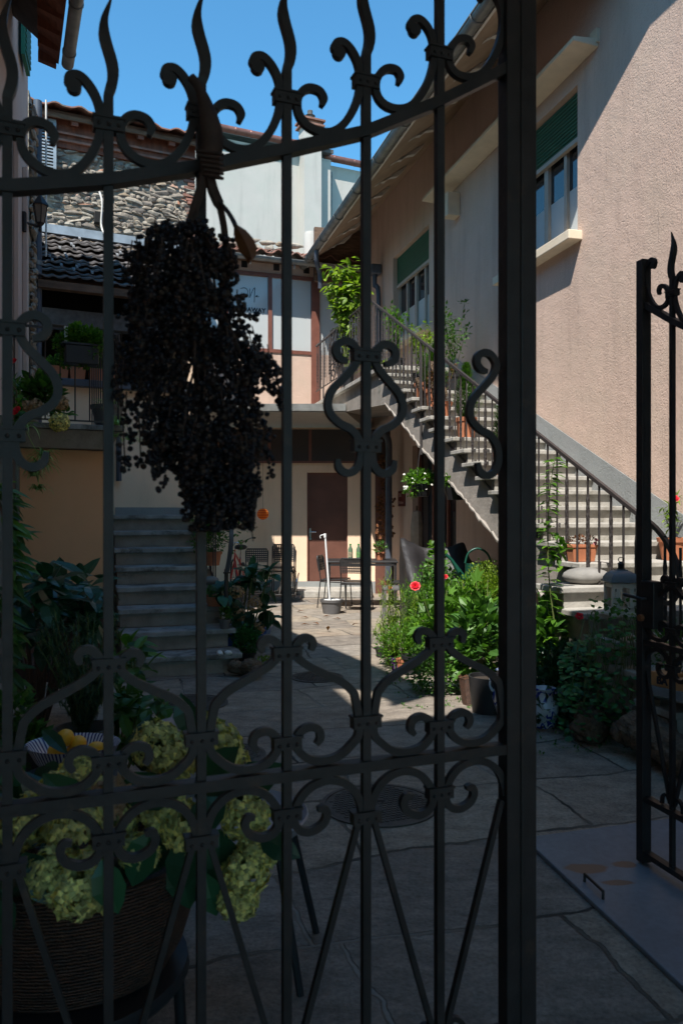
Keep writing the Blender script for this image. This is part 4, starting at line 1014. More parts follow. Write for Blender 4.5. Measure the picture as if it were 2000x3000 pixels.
gate('iron_gate', 'tall black wrought iron gate leaf with scrolls, closed right in front of the courtyard', TL, -2, 5, (B0.x, B0.y, 0))
# right leaf stands open, pointing into the yard
RP = P(1885, 2519, 3.35); RP.z = 0; RQ = P(2000, 2519, 3.12); RQ.z = 0; RU = (RP-RQ).normalized(); RNv = V3((-RU.y, RU.x, 0))
def TR_(u, z, o): return V3((RP.x, RP.y, z))-RU*(6*SP-u)+RNv*o
r2 = gate('iron_gate', 'black wrought iron gate leaf standing open at the right edge, with a lock box', TR_, 0, 5, (RP.x, RP.y, 0), dz=-.15, cover=False)
lk = MB(); lk.hexa([TR_(6*SP-.10, 1.02, -.02), TR_(6*SP-.018, 1.02, -.02), TR_(6*SP-.018, 1.02, .03), TR_(6*SP-.10, 1.02, .03), TR_(6*SP-.10, 1.215, -.02), TR_(6*SP-.018, 1.215, -.02), TR_(6*SP-.018, 1.215, .03), TR_(6*SP-.10, 1.215, .03)])
lko = lk.build('lock_box', 'iron', r2, bevel=.004)
for s_ in (1, -1):
    MB().tube([TR_(6*SP-.055, 1.14, .02*s_), TR_(6*SP-.055, 1.14, .055*s_), TR_(6*SP-.03, 1.145, .06*s_), TR_(6*SP+.05, 1.15, .06*s_)], .008, 8).build('lever_handle', 'iron', lko, 60)
MB().tube([TR_(6*SP-.03, 1.06, .03), TR_(6*SP-.03, 1.06, .045)], .014, 12).build('cylinder', 'rust', lko)
for nm, T, u0 in (('gate_frame_post', TL, -2*SP-.12), ):
    MB().hexa([T(u0-.03, 0, -.02), T(u0+.03, 0, -.02), T(u0+.03, 0, .02), T(u0-.03, 0, .02), T(u0-.03, 2.7, -.02), T(u0+.03, 2.7, -.02), T(u0+.03, 2.7, .02), T(u0-.03, 2.7, .02)]).build('hinge_stile', 'iron', bpy.data.objects['iron_gate'])
u0 = -.06; MB().hexa([TR_(u0-.03, 0.02, -.02), TR_(u0+.03, 0.02, -.02), TR_(u0+.03, 0.02, .02), TR_(u0-.03, 0.02, .02), TR_(u0-.03, 2.4, -.02), TR_(u0+.03, 2.4, -.02), TR_(u0+.03, 2.4, .02), TR_(u0-.03, 2.4, .02)]).build('hinge_stile', 'iron', r2)

# ------------------------------------------------------------------ dried berry cluster hanging on the gate
bc = thing('berry_cluster', 'large dried cluster of black berries tied to the gate by its brown stalk', 'fruit cluster', P(580, 500, 1.52))
YB = 1.50
outl = [(640, 470, 610), (670, 420, 650), (710, 385, 682), (760, 368, 698), (820, 356, 706), (880, 350, 735), (940, 345, 775), (1000, 338, 800), (1100, 338, 812), (1200, 345, 812), (1260, 352, 812), (1300, 385, 808), (1350, 480, 790), (1400, 515, 775), (1450, 535, 758), (1500, 555, 745), (1545, 650, 735)]
def ext(y):
    for (a, l0, r0), (b, l1, r1) in zip(outl, outl[1:]):
        if a <= y <= b: t = (y-a)/(b-a); return l0+(l1-l0)*t, r0+(r1-r0)*t
    return outl[0][1:] if y < outl[0][0] else outl[-1][1:]
ico_v = []; ico_f = []
_b = __import__('bmesh').new(); __import__('bmesh').ops.create_icosphere(_b, subdivisions=1, radius=1); _b.verts.ensure_lookup_table()
ico_v = [v.co.copy() for v in _b.verts]; ico_f = [tuple(v.index for v in f.verts) for f in _b.faces]; _b.free()
be = MB(); tw = MB(); core = []
def berry(p, rr): be.add([p+v*rr for v in ico_v], ico_f)
for k in range(4000):
    y = 655+(1500-655)*rnd.random(); l, r = ext(y); c = (l+r)/2; h = (r-l)/2*.90
    a = U(0, 2*PI); q = rnd.random()**.5; lump = 1+.10*math.sin(y*.035+1)+.07*math.sin(y*.11)
    p = P(c+h*q*math.cos(a)*lump, y+U(-12, 12), YB+.10*q*math.sin(a)*min(1, h/180)); berry(p, .0050*U(.62, 1.22))
for k in range(150):      # hanging sprays give the ragged outline
    y = 660+(1500-660)*rnd.random()**.85; l, r = ext(y); c = (l+r)/2; h = (r-l)/2
    a = U(0, 2*PI); q = U(.55, 1.0); cx = c+h*q*math.cos(a); cy = YB+.11*q*math.sin(a)*min(1, h/180); ln = U(50, 120); wd_ = U(14, 26); sl = U(-.25, .25)+(.12 if math.cos(a) > 0 else -.12)
    top_ = P(cx, y-30, cy); pth = [top_]
    for j in range(int(U(16, 34))):
        t = rnd.random(); b = U(0, 6.28); w = wd_*(1-t*.55)
        yy = min(1550, y+ln*t); p = P(min(cx+sl*ln*t+math.cos(b)*w, 822 if yy < 1400 else 752-.1*(yy-1400)), yy, cy+math.sin(b)*w*.0007); berry(p, .0050*U(.6, 1.3))
        if j % 6 == 0: tw.tube([P(cx+sl*ln*t, y+ln*t-8, cy), p], .0012, 3, cap=False)
    if y+ln < 1400: tw.tube([top_, P(cx+sl*ln, y+ln, cy)], .0016, 4, cap=False)
for k in range(420):      # loose lower tail
    y = U(1380, 1548); l, r = ext(y); p = P(U(l, r), y, YB+U(-.05, .05)); berry(p, .0050*U(.62, 1.22))
o = be.build('berries', 'berry', bc, 1); tag(o, kind='stuff')
for k in range(60):
    y = U(700, 1480); l, r = ext(y); c = (l+r)/2; p = P(U(c-(r-l)*.4, c+(r-l)*.4), y+60, YB+U(-.08, .05)); q = P(575+(p.x*20), max(640, y-170), YB); tw.tube(cr([tuple(q), tuple(q.lerp(p, .5)+V3((U(-.01, .01), 0, .01))), tuple(p)], 3), .0022, 4, cap=False)
tw.build('twigs', 'twig', bc)
def PB(x, y, d=0): return tuple(P(x, y, 1.53+d))
sm = MB()
sm.tube(cr([PB(560, 226), PB(580, 250), PB(600, 300), PB(615, 360), PB(622, 420), PB(612, 470), PB(605, 520)], 5), [.010, .010, .009, .010]*3+[.015]*6+[.021]*8+[.019]*5+[.012]*8 if False else [.009+.012*min(1, max(0, (i-6)/10)) if i < 22 else .021-.010*(i-22)/9 for i in range(31)], 9)
sm.tube(cr([PB(600, 500), PB(585, 560), PB(570, 610), PB(550, 680), PB(520, 760), PB(500, 900)], 4), [.010, .0095]+[.009]*10+[.006]*9, 7)
sm.tube(cr([PB(612, 510), PB(625, 560), PB(645, 610), PB(658, 680), PB(662, 760), PB(665, 900)], 4), [.011]*8+[.007]*13, 7)
sm.tube(cr([PB(640, 590), PB(660, 610, -.03), PB(680, 640, -.09), tuple(P(690, 662, 1.39))], 4), .0045, 6)
sm.tube(cr([PB(560, 640), PB(590, 650), PB(600, 700), PB(590, 800)], 4), .006, 6)
sm.build('stalk', 'twig', bc, 50)
ws_ = MB()
for k in range(6): ws_.tube([V3(PB(575+k*6, 440+k*14, -.02)), V3(PB(640, 446+k*14, -.028)), V3(PB(652, 452+k*14, .02)), V3(PB(600, 445+k*14, .03))], .0035, 5)
ws_.build('binding', 'twig', bc)
lf3 = MB(); sp_ = [(690, 660), (702, 680), (716, 705), (728, 730), (736, 755), (728, 772)]; wd = [6, 20, 27, 27, 16, 2]
vs = []
for (x, y), w in zip(sp_, wd): vs += [P(x-w*.9, y+w*.35, 1.40), P(x, y, 1.38), P(x+w*.9, y-w*.35, 1.41)]
lf3.add(vs, [f for k in range(5) for f in ((k*3, k*3+1, k*3+4, k*3+3), (k*3+1, k*3+2, k*3+5, k*3+4))]); lf3.build('withered_leaf', 'leaf_brown', bc)
# ================================================================== THINGS IN THE YARD
def gnarl(o, st=.045, sc_=.07):
    m = o.modifiers.new('sub', 'SUBSURF'); m.levels = m.render_levels = 2
    t = bpy.data.textures.new('gnarl', 'CLOUDS'); t.noise_scale = sc_; t.noise_depth = 3; d = o.modifiers.new('gnarl', 'DISPLACE'); d.texture = t; d.strength = st; d.mid_level = .5
def potted(name, label, cat, c, pr, ph, pm, build, leafm, group=None, pb=.75, sx=1, sy=1, potname='pot', stem=None):
    """a plant in its own pot: build(leaves, stems, top) fills two meshes"""
    t = thing(name, label, cat, c, group)
    if pr: pot(c, pr, pr*pb, ph, pm, t, potname, sx=sx, sy=sy)
    lv, st = MB(), MB(); build(lv, st, V3(c)+V3((0, 0, ph*.88)))
    if st.v: st.build('stem', stem or 'stem', t)
    lv.build('foliage', leafm, t); return t

# ---- black perforated chair
def make_chair(label, cat='chair', stacked=0):
    t = thing('dining_chair', label, cat, (0, 0, 0)); w = .20
    b = MB(); Z0, Z1 = .58, .80; nx, nz = 11, 6; hx = .36/nx; hz = (Z1-Z0)/nz; 
    def pb(x, z): return V3((x, .20+.06*(z-.45)/.35-.02*math.cos(x/w*1.3), z))
    for i in range(nx):
        for j in range(nz):
            x0 = -.18+i*hx; z0 = Z0+j*hz; m_ = .25 if 0 < j < nz-1 or True else .5
            o_ = [(x0, z0), (x0+hx, z0), (x0+hx, z0+hz), (x0, z0+hz)]; q = [(x0+hx*m_, z0+hz*m_), (x0+hx*(1-m_), z0+hz*m_), (x0+hx*(1-m_), z0+hz*(1-m_)), (x0+hx*m_, z0+hz*(1-m_))]
            vs = [pb(*p) for p in o_+q]+[pb(*p)+V3((0, .008, 0)) for p in o_+q]
            b.add(vs, [f for k in range(4) for f in ((k, (k+1) % 4, 4+(k+1) % 4, 4+k), (8+k, 12+k, 12+(k+1) % 4, 8+(k+1) % 4), (4+k, 4+(k+1) % 4, 12+(k+1) % 4, 12+k))])
    b.tube([pb(-.185, .57), pb(-.19, .76), pb(-.165, .805), pb(.165, .805), pb(.19, .76), pb(.185, .57)], .011, 6); b.build('backrest', 'chair', t)
    s = MB(); s.hexa([V3(p) for p in ((-.19, -.20, .43), (.19, -.20, .43), (.18, .19, .42), (-.18, .19, .42), (-.20, -.21, .452), (.20, -.21, .452), (.185, .19, .445), (-.185, .19, .445))]); s.build('seat', 'chair', t, bevel=.009)
    for sx in (-1, 1):
        MB().tube([(sx*.19, -.19, .44), (sx*.20, -.20, .40), (sx*.215, -.225, 0)], .0095, 6).build('leg', 'chair', t)
        MB().tube([(sx*.185, .235, .78), (sx*.185, .19, .45), (sx*.20, .24, 0)], .0095, 6).build('leg', 'chair', t)
    MB().tube([(-.2, -.2, .40), (-.2, .18, .41), (.2, .18, .41), (.2, -.2, .40)], .008, 6).build('frame', 'chair', t)
    return t
ch0 = make_chair('black perforated chair against the wall, beside the red bicycle'); ch0['group'] = 'black perforated chairs'
def put(c0, x, y, rz, label, first=False, z=0):
    g = G(x, y); g.z = z
    if first: c0.location = g; c0.rotation_euler = (0, 0, rz); return c0
    return dup(c0, g, rz, label)
put(ch0, 750, 1760, .05, None, True, .06)
put(ch0, 830, 1758, -.05, 'black perforated chair against the wall, lower chair of the stack right of the bicycle', z=.06)
c2 = put(ch0, 826, 1762, -.05, 'black perforated chair stacked on top of another against the peach wall', z=.14); c2.location.y -= .05
put(ch0, 965, 1772, 1.35, 'black chair at the left end of the dark table, seen side on').location = (-.10, 12.6, 0)
put(ch0, 1030, 1772, 2.9, 'black chair pushed under the front of the dark table').location = (.22, 12.1, 0)
put(ch0, 1150, 1772, -1.9, 'black chair at the right end of the dark table beside the covered furniture').location = (.98, 12.0, 0)
tb_ = thing('dining_table', 'dark rectangular table with bottles standing in the shade by the brown door', 'table', (.30, 12.75, 0))
MB().box((.32, 12.75, .72), (1.12, .74, .03)).build('tabletop', 'chair', tb_, bevel=.005)
for sx in (-1, 1):
    for sy in (-1, 1): MB().box((.32+sx*.52, 12.75+sy*.33, .353), (.04, .04, .70)).build('leg', 'chair', tb_)
MB().box((.32, 12.40, .68), (1.0, .015, .04)).build('apron', 'chair', tb_)
for k, (x, hh) in enumerate(((1026, .29), (1050, .28))):
    p = P(x, 1642, 12.6); p.z = .735; b_ = thing('bottle', ('clear green capped bottle on the dark table, nearer the brown door', 'clear green capped bottle on the dark table, right of the other bottle')[k], 'bottle', p, 'bottles on the dark table')
    MB().lathe(p, [(.0001, 0), (.036, .0), (.038, .02), (.038, .17), (.015, .225), (.013, .245)], 14).build('body', mat('bottle_plastic', (.10, .16, .10), .15, .1, 5, 0), b_, 50)
    MB().lathe(p, [(.0385, .05), (.0395, .055), (.0395, .13), (.0385, .135)], 14).build('label_band', mat('bottle_label', (.10, .22, .08) if k else (.25, .22, .15), .6, .5, 30, 0), b_)
    MB().lathe(p, [(.016, .24), (.016, .262), (.0001, .263)], 12).build('cap', mat('green_cap', (.01, .25, .06), .4, .1, 5, 0), b_)
p = V3((.62, 12.75, .737))
potted('potted_plant', 'leafy herb in a terracotta pot on the right of the dark table', 'potted plant', p, .075, .12, 'terra', lambda l, s, c: crown(l, c+V3((0, 0, .09)), (.12, .12, .1), 120, .045, .03), 'leaf_mid')
cr_ = MB(); cr_.tube([(.0, 12.5, .74), (.15, 12.45, .742)], .01, 5)
tag(MB().box((.18, 12.5, .743), (.24, .16, .012)).build('serving_tray', 'plastic_black', loc=(.18, 12.5, .74)), 'small dark tray lying on the dark table in front of the bottles', 'tray')
# ---- parasol stand: white pole in a grey pot
p = G(971, 1797); ps = thing('pole_stand', 'white pole with a hook standing in a grey pot of pebbles in mid yard', 'pole stand', p)
pot(p, .165, .125, .21, 'plastic_grey', ps, 'pot', soil=True)
a = P(966, 1740, p.y); b = P(952, 1565, p.y); MB().tube([V3((a.x, p.y, .15)), V3((b.x, p.y, b.z))], .014, 10).build('pole', 'white_metal', ps, 60)
hk = MB(); hk.tube([V3((b.x, p.y, b.z-.05)), V3((b.x, p.y, b.z+.01))], .021, 10); hk.tube(cr([tuple(b+V3(q)) for q in ((0, 0, -.01), (-.05, 0, -.012), (-.075, 0, -.035), (-.065, 0, -.06))], 4), .007, 6); hk.build('hook', 'white_metal', ps, 60)
pb_ = MB()
for k in range(26): a_ = U(0, 6.3); q = U(.03, .13); pb_.ball(p+V3((math.cos(a_)*q, math.sin(a_)*q, .19)), (U(.015, .03), U(.015, .03), .014), 7, 5, .15)
pb_.build('pebbles', 'white_stone', ps, 60)
# ---- orange paper lantern hanging from the terrace
c = P(770, 1506, 14.25); pl = thing('paper_lantern', 'glowing orange striped paper ball lantern hanging before the peach wall', 'lantern', c)
MB().ball(c, (.115, .115, .105), 24, 14).build('shade', 'lan', pl, 60) if 'lan' in M else None
m, nt, b_ = newmat('orange_paper'); v = coords(nt); w1 = N(nt, 'TexWave', wave_type='BANDS', bands_direction='Z'); w1.inputs['Scale'].default_value = 10; nt.links.new(v, w1.inputs['Vector'])
cc = ramp(nt, w1.outputs['Fac'], [(.35, (.62, .10, .02)), (.6, (.95, .36, .05))]); nt.links.new(cc, b_.inputs['Base Color']); b_.inputs['Roughness'].default_value = .8
t = N(nt, 'BsdfTranslucent'); nt.links.new(cc, t.inputs[0]); mx = N(nt, 'MixShader'); mx.inputs[0].default_value = .5; nt.links.new(b_.outputs[0], mx.inputs[1]); nt.links.new(t.outputs[0], mx.inputs[2]); nt.links.new(mx.outputs[0], nt.nodes['Material Output'].inputs[0])
M['lan'] = m; MB().ball(c, (.105, .105, .10), 24, 14).build('shade', 'lan', pl, 60)
MB().tube([c+V3((0, 0, .1)), V3((c.x, c.y, 3.05))], .003, 4).build('cord', 'plastic_black', pl)
# ---- bicycle by the left stair
p0 = GX(712, 12.9); bi = thing('bicycle', 'red bicycle with black saddle parked behind the left stair plants', 'bicycle', p0)
bd = V3((-.28, .96, 0)); bn = V3((.96, .28, 0))
def BI(a, o, z): return p0+bd*a+bn*o+V3((0, 0, z))
for a in (0, 1.02):
    w = MB(); pts = [BI(a+math.cos(q)*.33, 0, .34+math.sin(q)*.33) for q in [2*PI*k/28 for k in range(29)]]; w.tube(pts, .017, 6); wo = w.build('wheel', 'plastic_black', bi)
    sp = MB(); [sp.tube([BI(a, 0, .34), BI(a+math.cos(q)*.32, 0, .34+math.sin(q)*.32)], .0015, 3) for q in [2*PI*k/16 for k in range(16)]]; sp.tube([BI(a, -.04, .34), BI(a, .04, .34)], .02, 8); sp.build('spokes', 'chrome', wo)
f = MB(); [f.tube([BI(*q[0]), BI(*q[1])], .016, 8) for q in (((.30, 0, .75), (.42, 0, .30)), ((.32, 0, .66), (.88, 0, .78)), ((.42, 0, .30), (.90, 0, .68)), ((.42, 0, .30), (0, .05, .34)), ((.42, 0, .30), (0, -.05, .34)), ((.31, 0, .66), (0, .05, .34)), ((.88, 0, .85), (.90, 0, .65)), ((.90, 0, .66), (1.02, .05, .34)), ((.90, 0, .66), (1.02, -.05, .34)))]
f.build('frame', 'red', bi, 50)
MB().tube([BI(.30, 0, .72), BI(.27, 0, .88)], .012, 8).build('seat_post', 'chrome', bi)
sd = MB(); sd.ball(BI(.25, 0, .92), (.11, .14, .045), 14, 8); sd.build('saddle', 'plastic_black', bi, 60)
hb = MB(); hb.tube(cr([tuple(BI(*q)) for q in ((.62, -.30, 1.06), (.78, -.26, 1.05), (.87, -.12, .98), (.88, 0, .97), (.87, .12, .98), (.78, .26, 1.05), (.62, .30, 1.06))], 4), .011, 6); hb.tube([BI(.88, 0, .8), BI(.88, 0, .98)], .014, 8); hb.build('handlebar', 'chrome', bi, 60)
gr = MB(); [gr.tube([BI(.60, s*.30, 1.06), BI(.72, s*.285, 1.057)], .017, 8) for s in (-1, 1)]; gr.build('grip', 'plastic_black', bi)
MB().hexa([BI(-.33, -.06, .62), BI(.2, -.06, .62), BI(.2, .06, .62), BI(-.33, .06, .62), BI(-.33, -.07, .64), BI(.2, -.07, .64), BI(.2, .07, .64), BI(-.33, .07, .64)]).build('rear_rack', 'chrome', bi)
# ---- bike rack
br = thing('bicycle_rack', 'low chrome bicycle rack of wheel loops behind the stacked chairs', 'bicycle rack', (-1.0, 13.9, .06))
MB().tube([(-1.75, 14.0, .09), (-.78, 14.0, .09)], .014, 6).build('base_bar', 'chrome', br); MB().tube([(-1.75, 13.6, .09), (-.78, 13.6, .09)], .014, 6).build('base_bar', 'chrome', br)
for k in range(4): x = -1.6+k*.27; MB().tube(cr([(x, 13.6, .09), (x+.02, 13.62, .30), (x+.05, 13.8, .44), (x+.02, 13.98, .30), (x, 14.0, .09)], 3), .010, 6).build('wheel_loop', 'chrome', br)
# ---- small grey stool left of the flowers
p = G(1160, 1818); st_ = thing('side_table', 'small grey slatted side table behind the feathery plant', 'side table', p)
MB().box(p+V3((0, 0, .45)), (.38, .38, .035)).build('top', 'plastic_grey', st_, bevel=.005)
for sx in (-1, 1):
    for sy in (-1, 1): MB().box(p+V3((sx*.165, sy*.165, .215)), (.04, .04, .43)).build('leg', 'plastic_grey', st_)
# ---- furniture under a rain cover
Yc = 9.9
cv = thing('covered_furniture', 'garden furniture hidden under a dark grey rain cover with two raised ends', 'covered furniture', GX(1270, Yc))
sec = [  # photo x, y top silhouette, depth front/back
    (1172, 1572, 1600), (1180, 1566, 1640), (1205, 1580, 1700), (1240, 1592, 1720), (1280, 1600, 1700), (1315, 1594, 1700), (1345, 1580, 1700), (1364, 1576, 1700), (1374, 1640, 1700), (1400, 1640, 1700), (1425, 1628, 1700), (1432, 1650, 1700)]
mb = MB(); rows = []
prof = [(-.02, 0.0), (.06, .35), (.30, .62), (.02, .97), (.0, 1.0)]   # (towards camera, share of height)
for i, (x, yt, _) in enumerate(sec):
    pt = P(x, yt, Yc+.25); h = pt.z; wv = .02*math.sin(i*2.1); cut = i < 3
    r = [V3((pt.x+.02, Yc+.55, 0)), V3((pt.x, Yc+.42, h*.6)), V3((pt.x, Yc+.28, h-.01)), V3((pt.x, Yc+.20, h-.03))]
    if 2 < i < 9: r += [V3((pt.x+.01, Yc+.12+wv, h*.62)), V3((pt.x+.02, Yc-.25+wv, h*.55)), V3((pt.x+.03, Yc-.36, h*.42)), V3((pt.x+.05, Yc-.40+wv, 0))]
    else: r += [V3((pt.x+.03, Yc-.05+wv, h*.80)), V3((pt.x+.06, Yc-.28+wv, h*.58)), V3((pt.x+.09, Yc-.36, h*.40)), V3((pt.x+.12, Yc-.40+wv, 0))]
    rows.append(r)
vs = [p for r in rows for p in r]; n = len(rows[0])
mb.add(vs, [(i*n+j, (i+1)*n+j, (i+1)*n+j+1, i*n+j+1) for i in range(len(rows)-1) for j in range(n-1)]+[tuple(range(n))[::-1], tuple(range((len(rows)-1)*n, len(rows)*n))])
o = mb.build('cover', 'tarp', cv, 40); sbd = o.modifiers.new('sub', 'SUBSURF'); sbd.levels = sbd.render_levels = 2
tx = bpy.data.textures.new('folds', 'CLOUDS'); tx.noise_scale = .22; dm = o.modifiers.new('folds', 'DISPLACE'); dm.texture = tx; dm.strength = .05
# ---- green watering can
Yw = 8.5; wc = thing('watering_can', 'green watering can with a tall loop handle behind the small leaved shrub', 'watering can', P(1385, 1700, Yw))
c = P(1385, 1720, Yw); MB().lathe(c, [(.0001, 0), (.085, 0), (.085, .24), (.088, .25), (.06, .252)], 24).build('body', 'can_green', wc, 40)
MB().tube(cr([tuple(P(x, y, Yw)) for x, y in ((1362, 1650), (1372, 1620), (1398, 1607), (1425, 1620), (1438, 1650), (1442, 1690))], 5), .012, 8).build('handle', 'can_green', wc, 60)
MB().tube([P(1366, 1705, Yw), P(1340, 1668, Yw), P(1322, 1640, Yw), P(1306, 1625, Yw)], [.034, .026, .016, .020], 10).build('spout', 'can_green', wc, 50)
wst = MB().box(P(1395, 1800, Yw+.1), (.5, .4, .04)); pk_ = tag(wst.build('plant_shelf', 'old_wood', loc=P(1395, 1800, Yw)), 'low dark wooden shelf under the watering can', 'shelf')
# shelf needs feet
for sx in (-1, 1):
    q = P(1395, 1800, Yw+.1); MB().box((q.x+sx*.2, q.y, q.z/2-.012), (.04, .3, q.z-.03)).build('leg', 'old_wood', pk_)
tag(MB().box((c.x, c.y, (c.z+q.z)/2+.008), (.26, .26, c.z-q.z-.026)).build('wooden_crate', 'old_wood', loc=c), 'small wooden box carrying the green watering can', 'box')

# ================================================================== PLANTS, right bed (sunlit)
def feathery(l, s, c):
    for _ in range(26):
        a = U(0, 6.28); q = U(0, .26); e = c+V3((math.cos(a)*q, math.sin(a)*q, U(.25, .98)*(1-q)))
        path = cr([tuple(c+V3((U(-.06, .06), U(-.06, .06), 0))), tuple((c+e)/2+V3((U(-.05, .05), 0, 0))), tuple(e)], 5); s.tube(path, .0028, 4)
        for __ in range(130):
            p = V3(path[int(len(path)*(.15+.84*rnd.random()))])+rdir(0)*.02; l.leaf(p, rdir(.2), V3((0, 0, 1)), U(.05, .11), .008, kind=2)
potted('cosmos_plant', 'feathery thin leaved plant at the left front of the sunlit bed', 'plant', G(1152, 1950), 0, 0, None, feathery, 'leaf_lime')
potted('cosmos_plant', 'smaller feathery plant in front of the grey side table', 'plant', G(1205, 1925), 0, 0, None, feathery, 'leaf_bright')
def rose(h, r, n, l_, w_, k=0, ns=14):
    return lambda l, s, c: shrub(l, s, c, c+V3((0, 0, h)), r, n, l_, w_, k, nstem=ns)
potted('rose_bush', 'leafy rose bush with one crimson bloom before the covered furniture', 'rose bush', G(1270, 1905), 0, 0, None, rose(.92, .30, 1300, .058, .042, 0, 22), 'leaf_mid')
fl = MB(); flower(fl, P(1216, 1718, 7.9), .055, 8, layers=3); o = fl.build('bloom', 'petal_red', bpy.data.objects['rose_bush'])
fl = MB(); flower(fl, P(1142, 1722, 7.9), .022, 6, layers=2); fl.build('bloom', 'petal_red', bpy.data.objects['rose_bush'])
fl = MB(); flower(fl, P(1304, 1690, 8.2), .03, 6, layers=2); fl.build('bloom', 'petal_red', bpy.data.objects['rose_bush'])
potted('pelargonium', 'round leaved climbing plant rising above the roses beside the gate bar', 'plant', G(1290, 1880), 0, 0, None, lambda l, s, c: shrub(l, s, c, c+V3((-.06, 0, 1.12)), .14, 380, .08, .085, 1, nstem=9), 'leaf_bright')
potted('small_leaved_shrub', 'golden small leaved shrub in front of the watering can', 'shrub', G(1432, 1925), 0, 0, None, lambda l, s, c: (crown(l, c+V3((.03, 0, .68)), (.34, .3, .32), 6200, .022, .015, shell=.4), shrub(l, s, c, c+V3((0, 0, .98)), .22, 60, .03, .02, nstem=10)), 'leaf_lime')
potted('hollyhock', 'plant with broad lobed pale green leaves in the middle of the bed', 'plant', G(1330, 1985), 0, 0, None, lambda l, s, c: shrub(l, s, c, c+V3((.0, 0, .72)), .34, 90, .13, .12, 3, nstem=9, sr=.007), 'leaf_bright')
potted('hollyhock', 'tall lobed leaf plant standing before the golden shrub', 'plant', G(1425, 1960), 0, 0, None, lambda l, s, c: shrub(l, s, c, c+V3((-.0, 0, .78)), .24, 55, .14, .13, 3, nstem=6, sr=.007), 'leaf_bright')
potted('hydrangea_shrub', 'bushy plant with pointed bright green leaves at the front of the bed', 'shrub', G(1408, 2035), 0, 0, None, lambda l, s, c: (crown(l, c+V3((.02, 0, .40)), (.28, .25, .34), 480, .10, .055, 4), crown(l, c+V3((0, 0, .66)), (.14, .12, .10), 60, .11, .055, 4, up=.9)), 'leaf_mid')
potted('low_shrub', 'low bushy plant spilling over the paving at the foot of the bed', 'shrub', G(1290, 2030), 0, 0, None, lambda l, s, c: crown(l, c+V3((-.02, .05, .20)), (.27, .24, .26), 1700, .035, .022), 'leaf_mid')
potted('trailing_shrub', 'loose trailing bush at the left edge of the bed beside the paving', 'shrub', G(1180, 1965), 0, 0, None, lambda l, s, c: (crown(l, c+V3((.02, 0, .22)), (.28, .22, .26), 1300, .036, .02), crown(l, c+V3((.25, .1, .30)), (.22, .2, .30), 800, .045, .03)), 'leaf_bright')
potted('upper_bed_shrub', 'dense bright bush between the roses and the lobed leaf plants', 'shrub', G(1300, 1940), 0, 0, None, lambda l, s, c: (crown(l, c+V3((.0, 0, .40)), (.34, .25, .40), 2300, .045, .028), crown(l, c+V3((.25, 0, .45)), (.3, .22, .4), 1500, .05, .03)), 'leaf_bright')
for x, y, r, h, m_, lab in ((1160, 1962, .065, .12, 'purple', 'small purple pot at the corner of the bed'), (1180, 1974, .06, .14, 'terra', 'narrow terracotta pot beside the purple pot'), (1199, 1976, .07, .18, 'plastic_black', 'black plastic pot right of the terracotta pot'), (1118, 1925, .07, .10, 'plastic_black', 'flat black pot half hidden under the feathery plant')):
    p = G(x, y); t = thing('flower_pot', lab, 'flower pot', p); pot(p, r, r*.75, h, m_, t)
p = G(1388, 2062); t = thing('wicker_basket', 'small pale wicker basket standing on the paving beside a black bucket', 'basket', p); MB().lathe(p, [(.0001, 0), (.09, 0), (.12, .20), (.125, .21), (.11, .2), (.0001, .17)], 24, rib=.03).build('basket', 'wicker', t)
p = G(1430, 2085); t = thing('bucket', 'black bucket in the shade at the right end of the bed', 'bucket', p); pot(p, .15, .12, .27, 'plastic_black', t, 'body', rim=False)
crown(MB(), p, (.1, .1, .1), 1, .1, .1)
def urn(c, h, lab, k=1):
    t = thing('ceramic_vase', lab, 'vase', c, None); r = h*.40
    MB().lathe(c, [(.0001, 0), (r*.68, 0), (r*.72, h*.05), (r*.98, h*.38), (r*.95, h*.55), (r*.62, h*.82), (r*.60, h*.9), (r*.78, h), (r*.70, h), (r*.5, h*.88), (.0001, h*.7)], 32).build('body', 'vase', t, 50)
    for s in (-1, 1): hn = MB(); hn.tube(cr([tuple(c+V3((s*r*q, 0, h*z))) for q, z in ((.6, .86), (1.0, .84), (1.12, .68), (.95, .55))], 4), h*.035, 6); hn.build('handle', 'vase', t, 50)
    return t
urn(G(1592, 2128), .27, 'blue and white ceramic vase on the paving below the stair plants')
urn(G(1542, 2105)+V3((0, .12, 0)), .34, 'taller blue patterned vase half hidden by the gate post')
urn(G(1512, 2120)+V3((0, .2, 0)), .34, 'blue patterned jar behind the broad gate post')

# right of the post: tall leafy stem, dark undergrowth, nasturtiums over the steps
Yt = 5.95
def tall(l, s, c):
    path = [P(x, y, Yt) for x, y in ((1640, 2010), (1632, 1900), (1620, 1800), (1608, 1700), (1604, 1600), (1606, 1500), (1612, 1420), (1624, 1345))]
    pp = cr([tuple(p) for p in path], 5); s.tube(pp, [.007*(1-.7*i/(len(pp)-1)) for i in range(len(pp))], 5)
    for i, p in enumerate(pp[6:]):
        for _ in range(6 if i > 8 else 4):
            a = U(0, 6.28); l.leaf(V3(p)+V3((0, 0, U(-.02, .02))), V3((math.cos(a), math.sin(a), U(-.1, .35))), V3((0, 0, 1)), U(.07, .12), U(.028, .045), kind=4)
    for _ in range(26): q = P(U(1610, 1650), U(1560, 1660), Yt); l.leaf(q, rdir(.2), V3((0, 0, 1)), .08, .04, kind=4)
potted('tall_herb', 'single tall leafy stem growing in front of the stair railing', 'plant', G(1640, 2080), 0, 0, None, tall, 'leaf_bright')
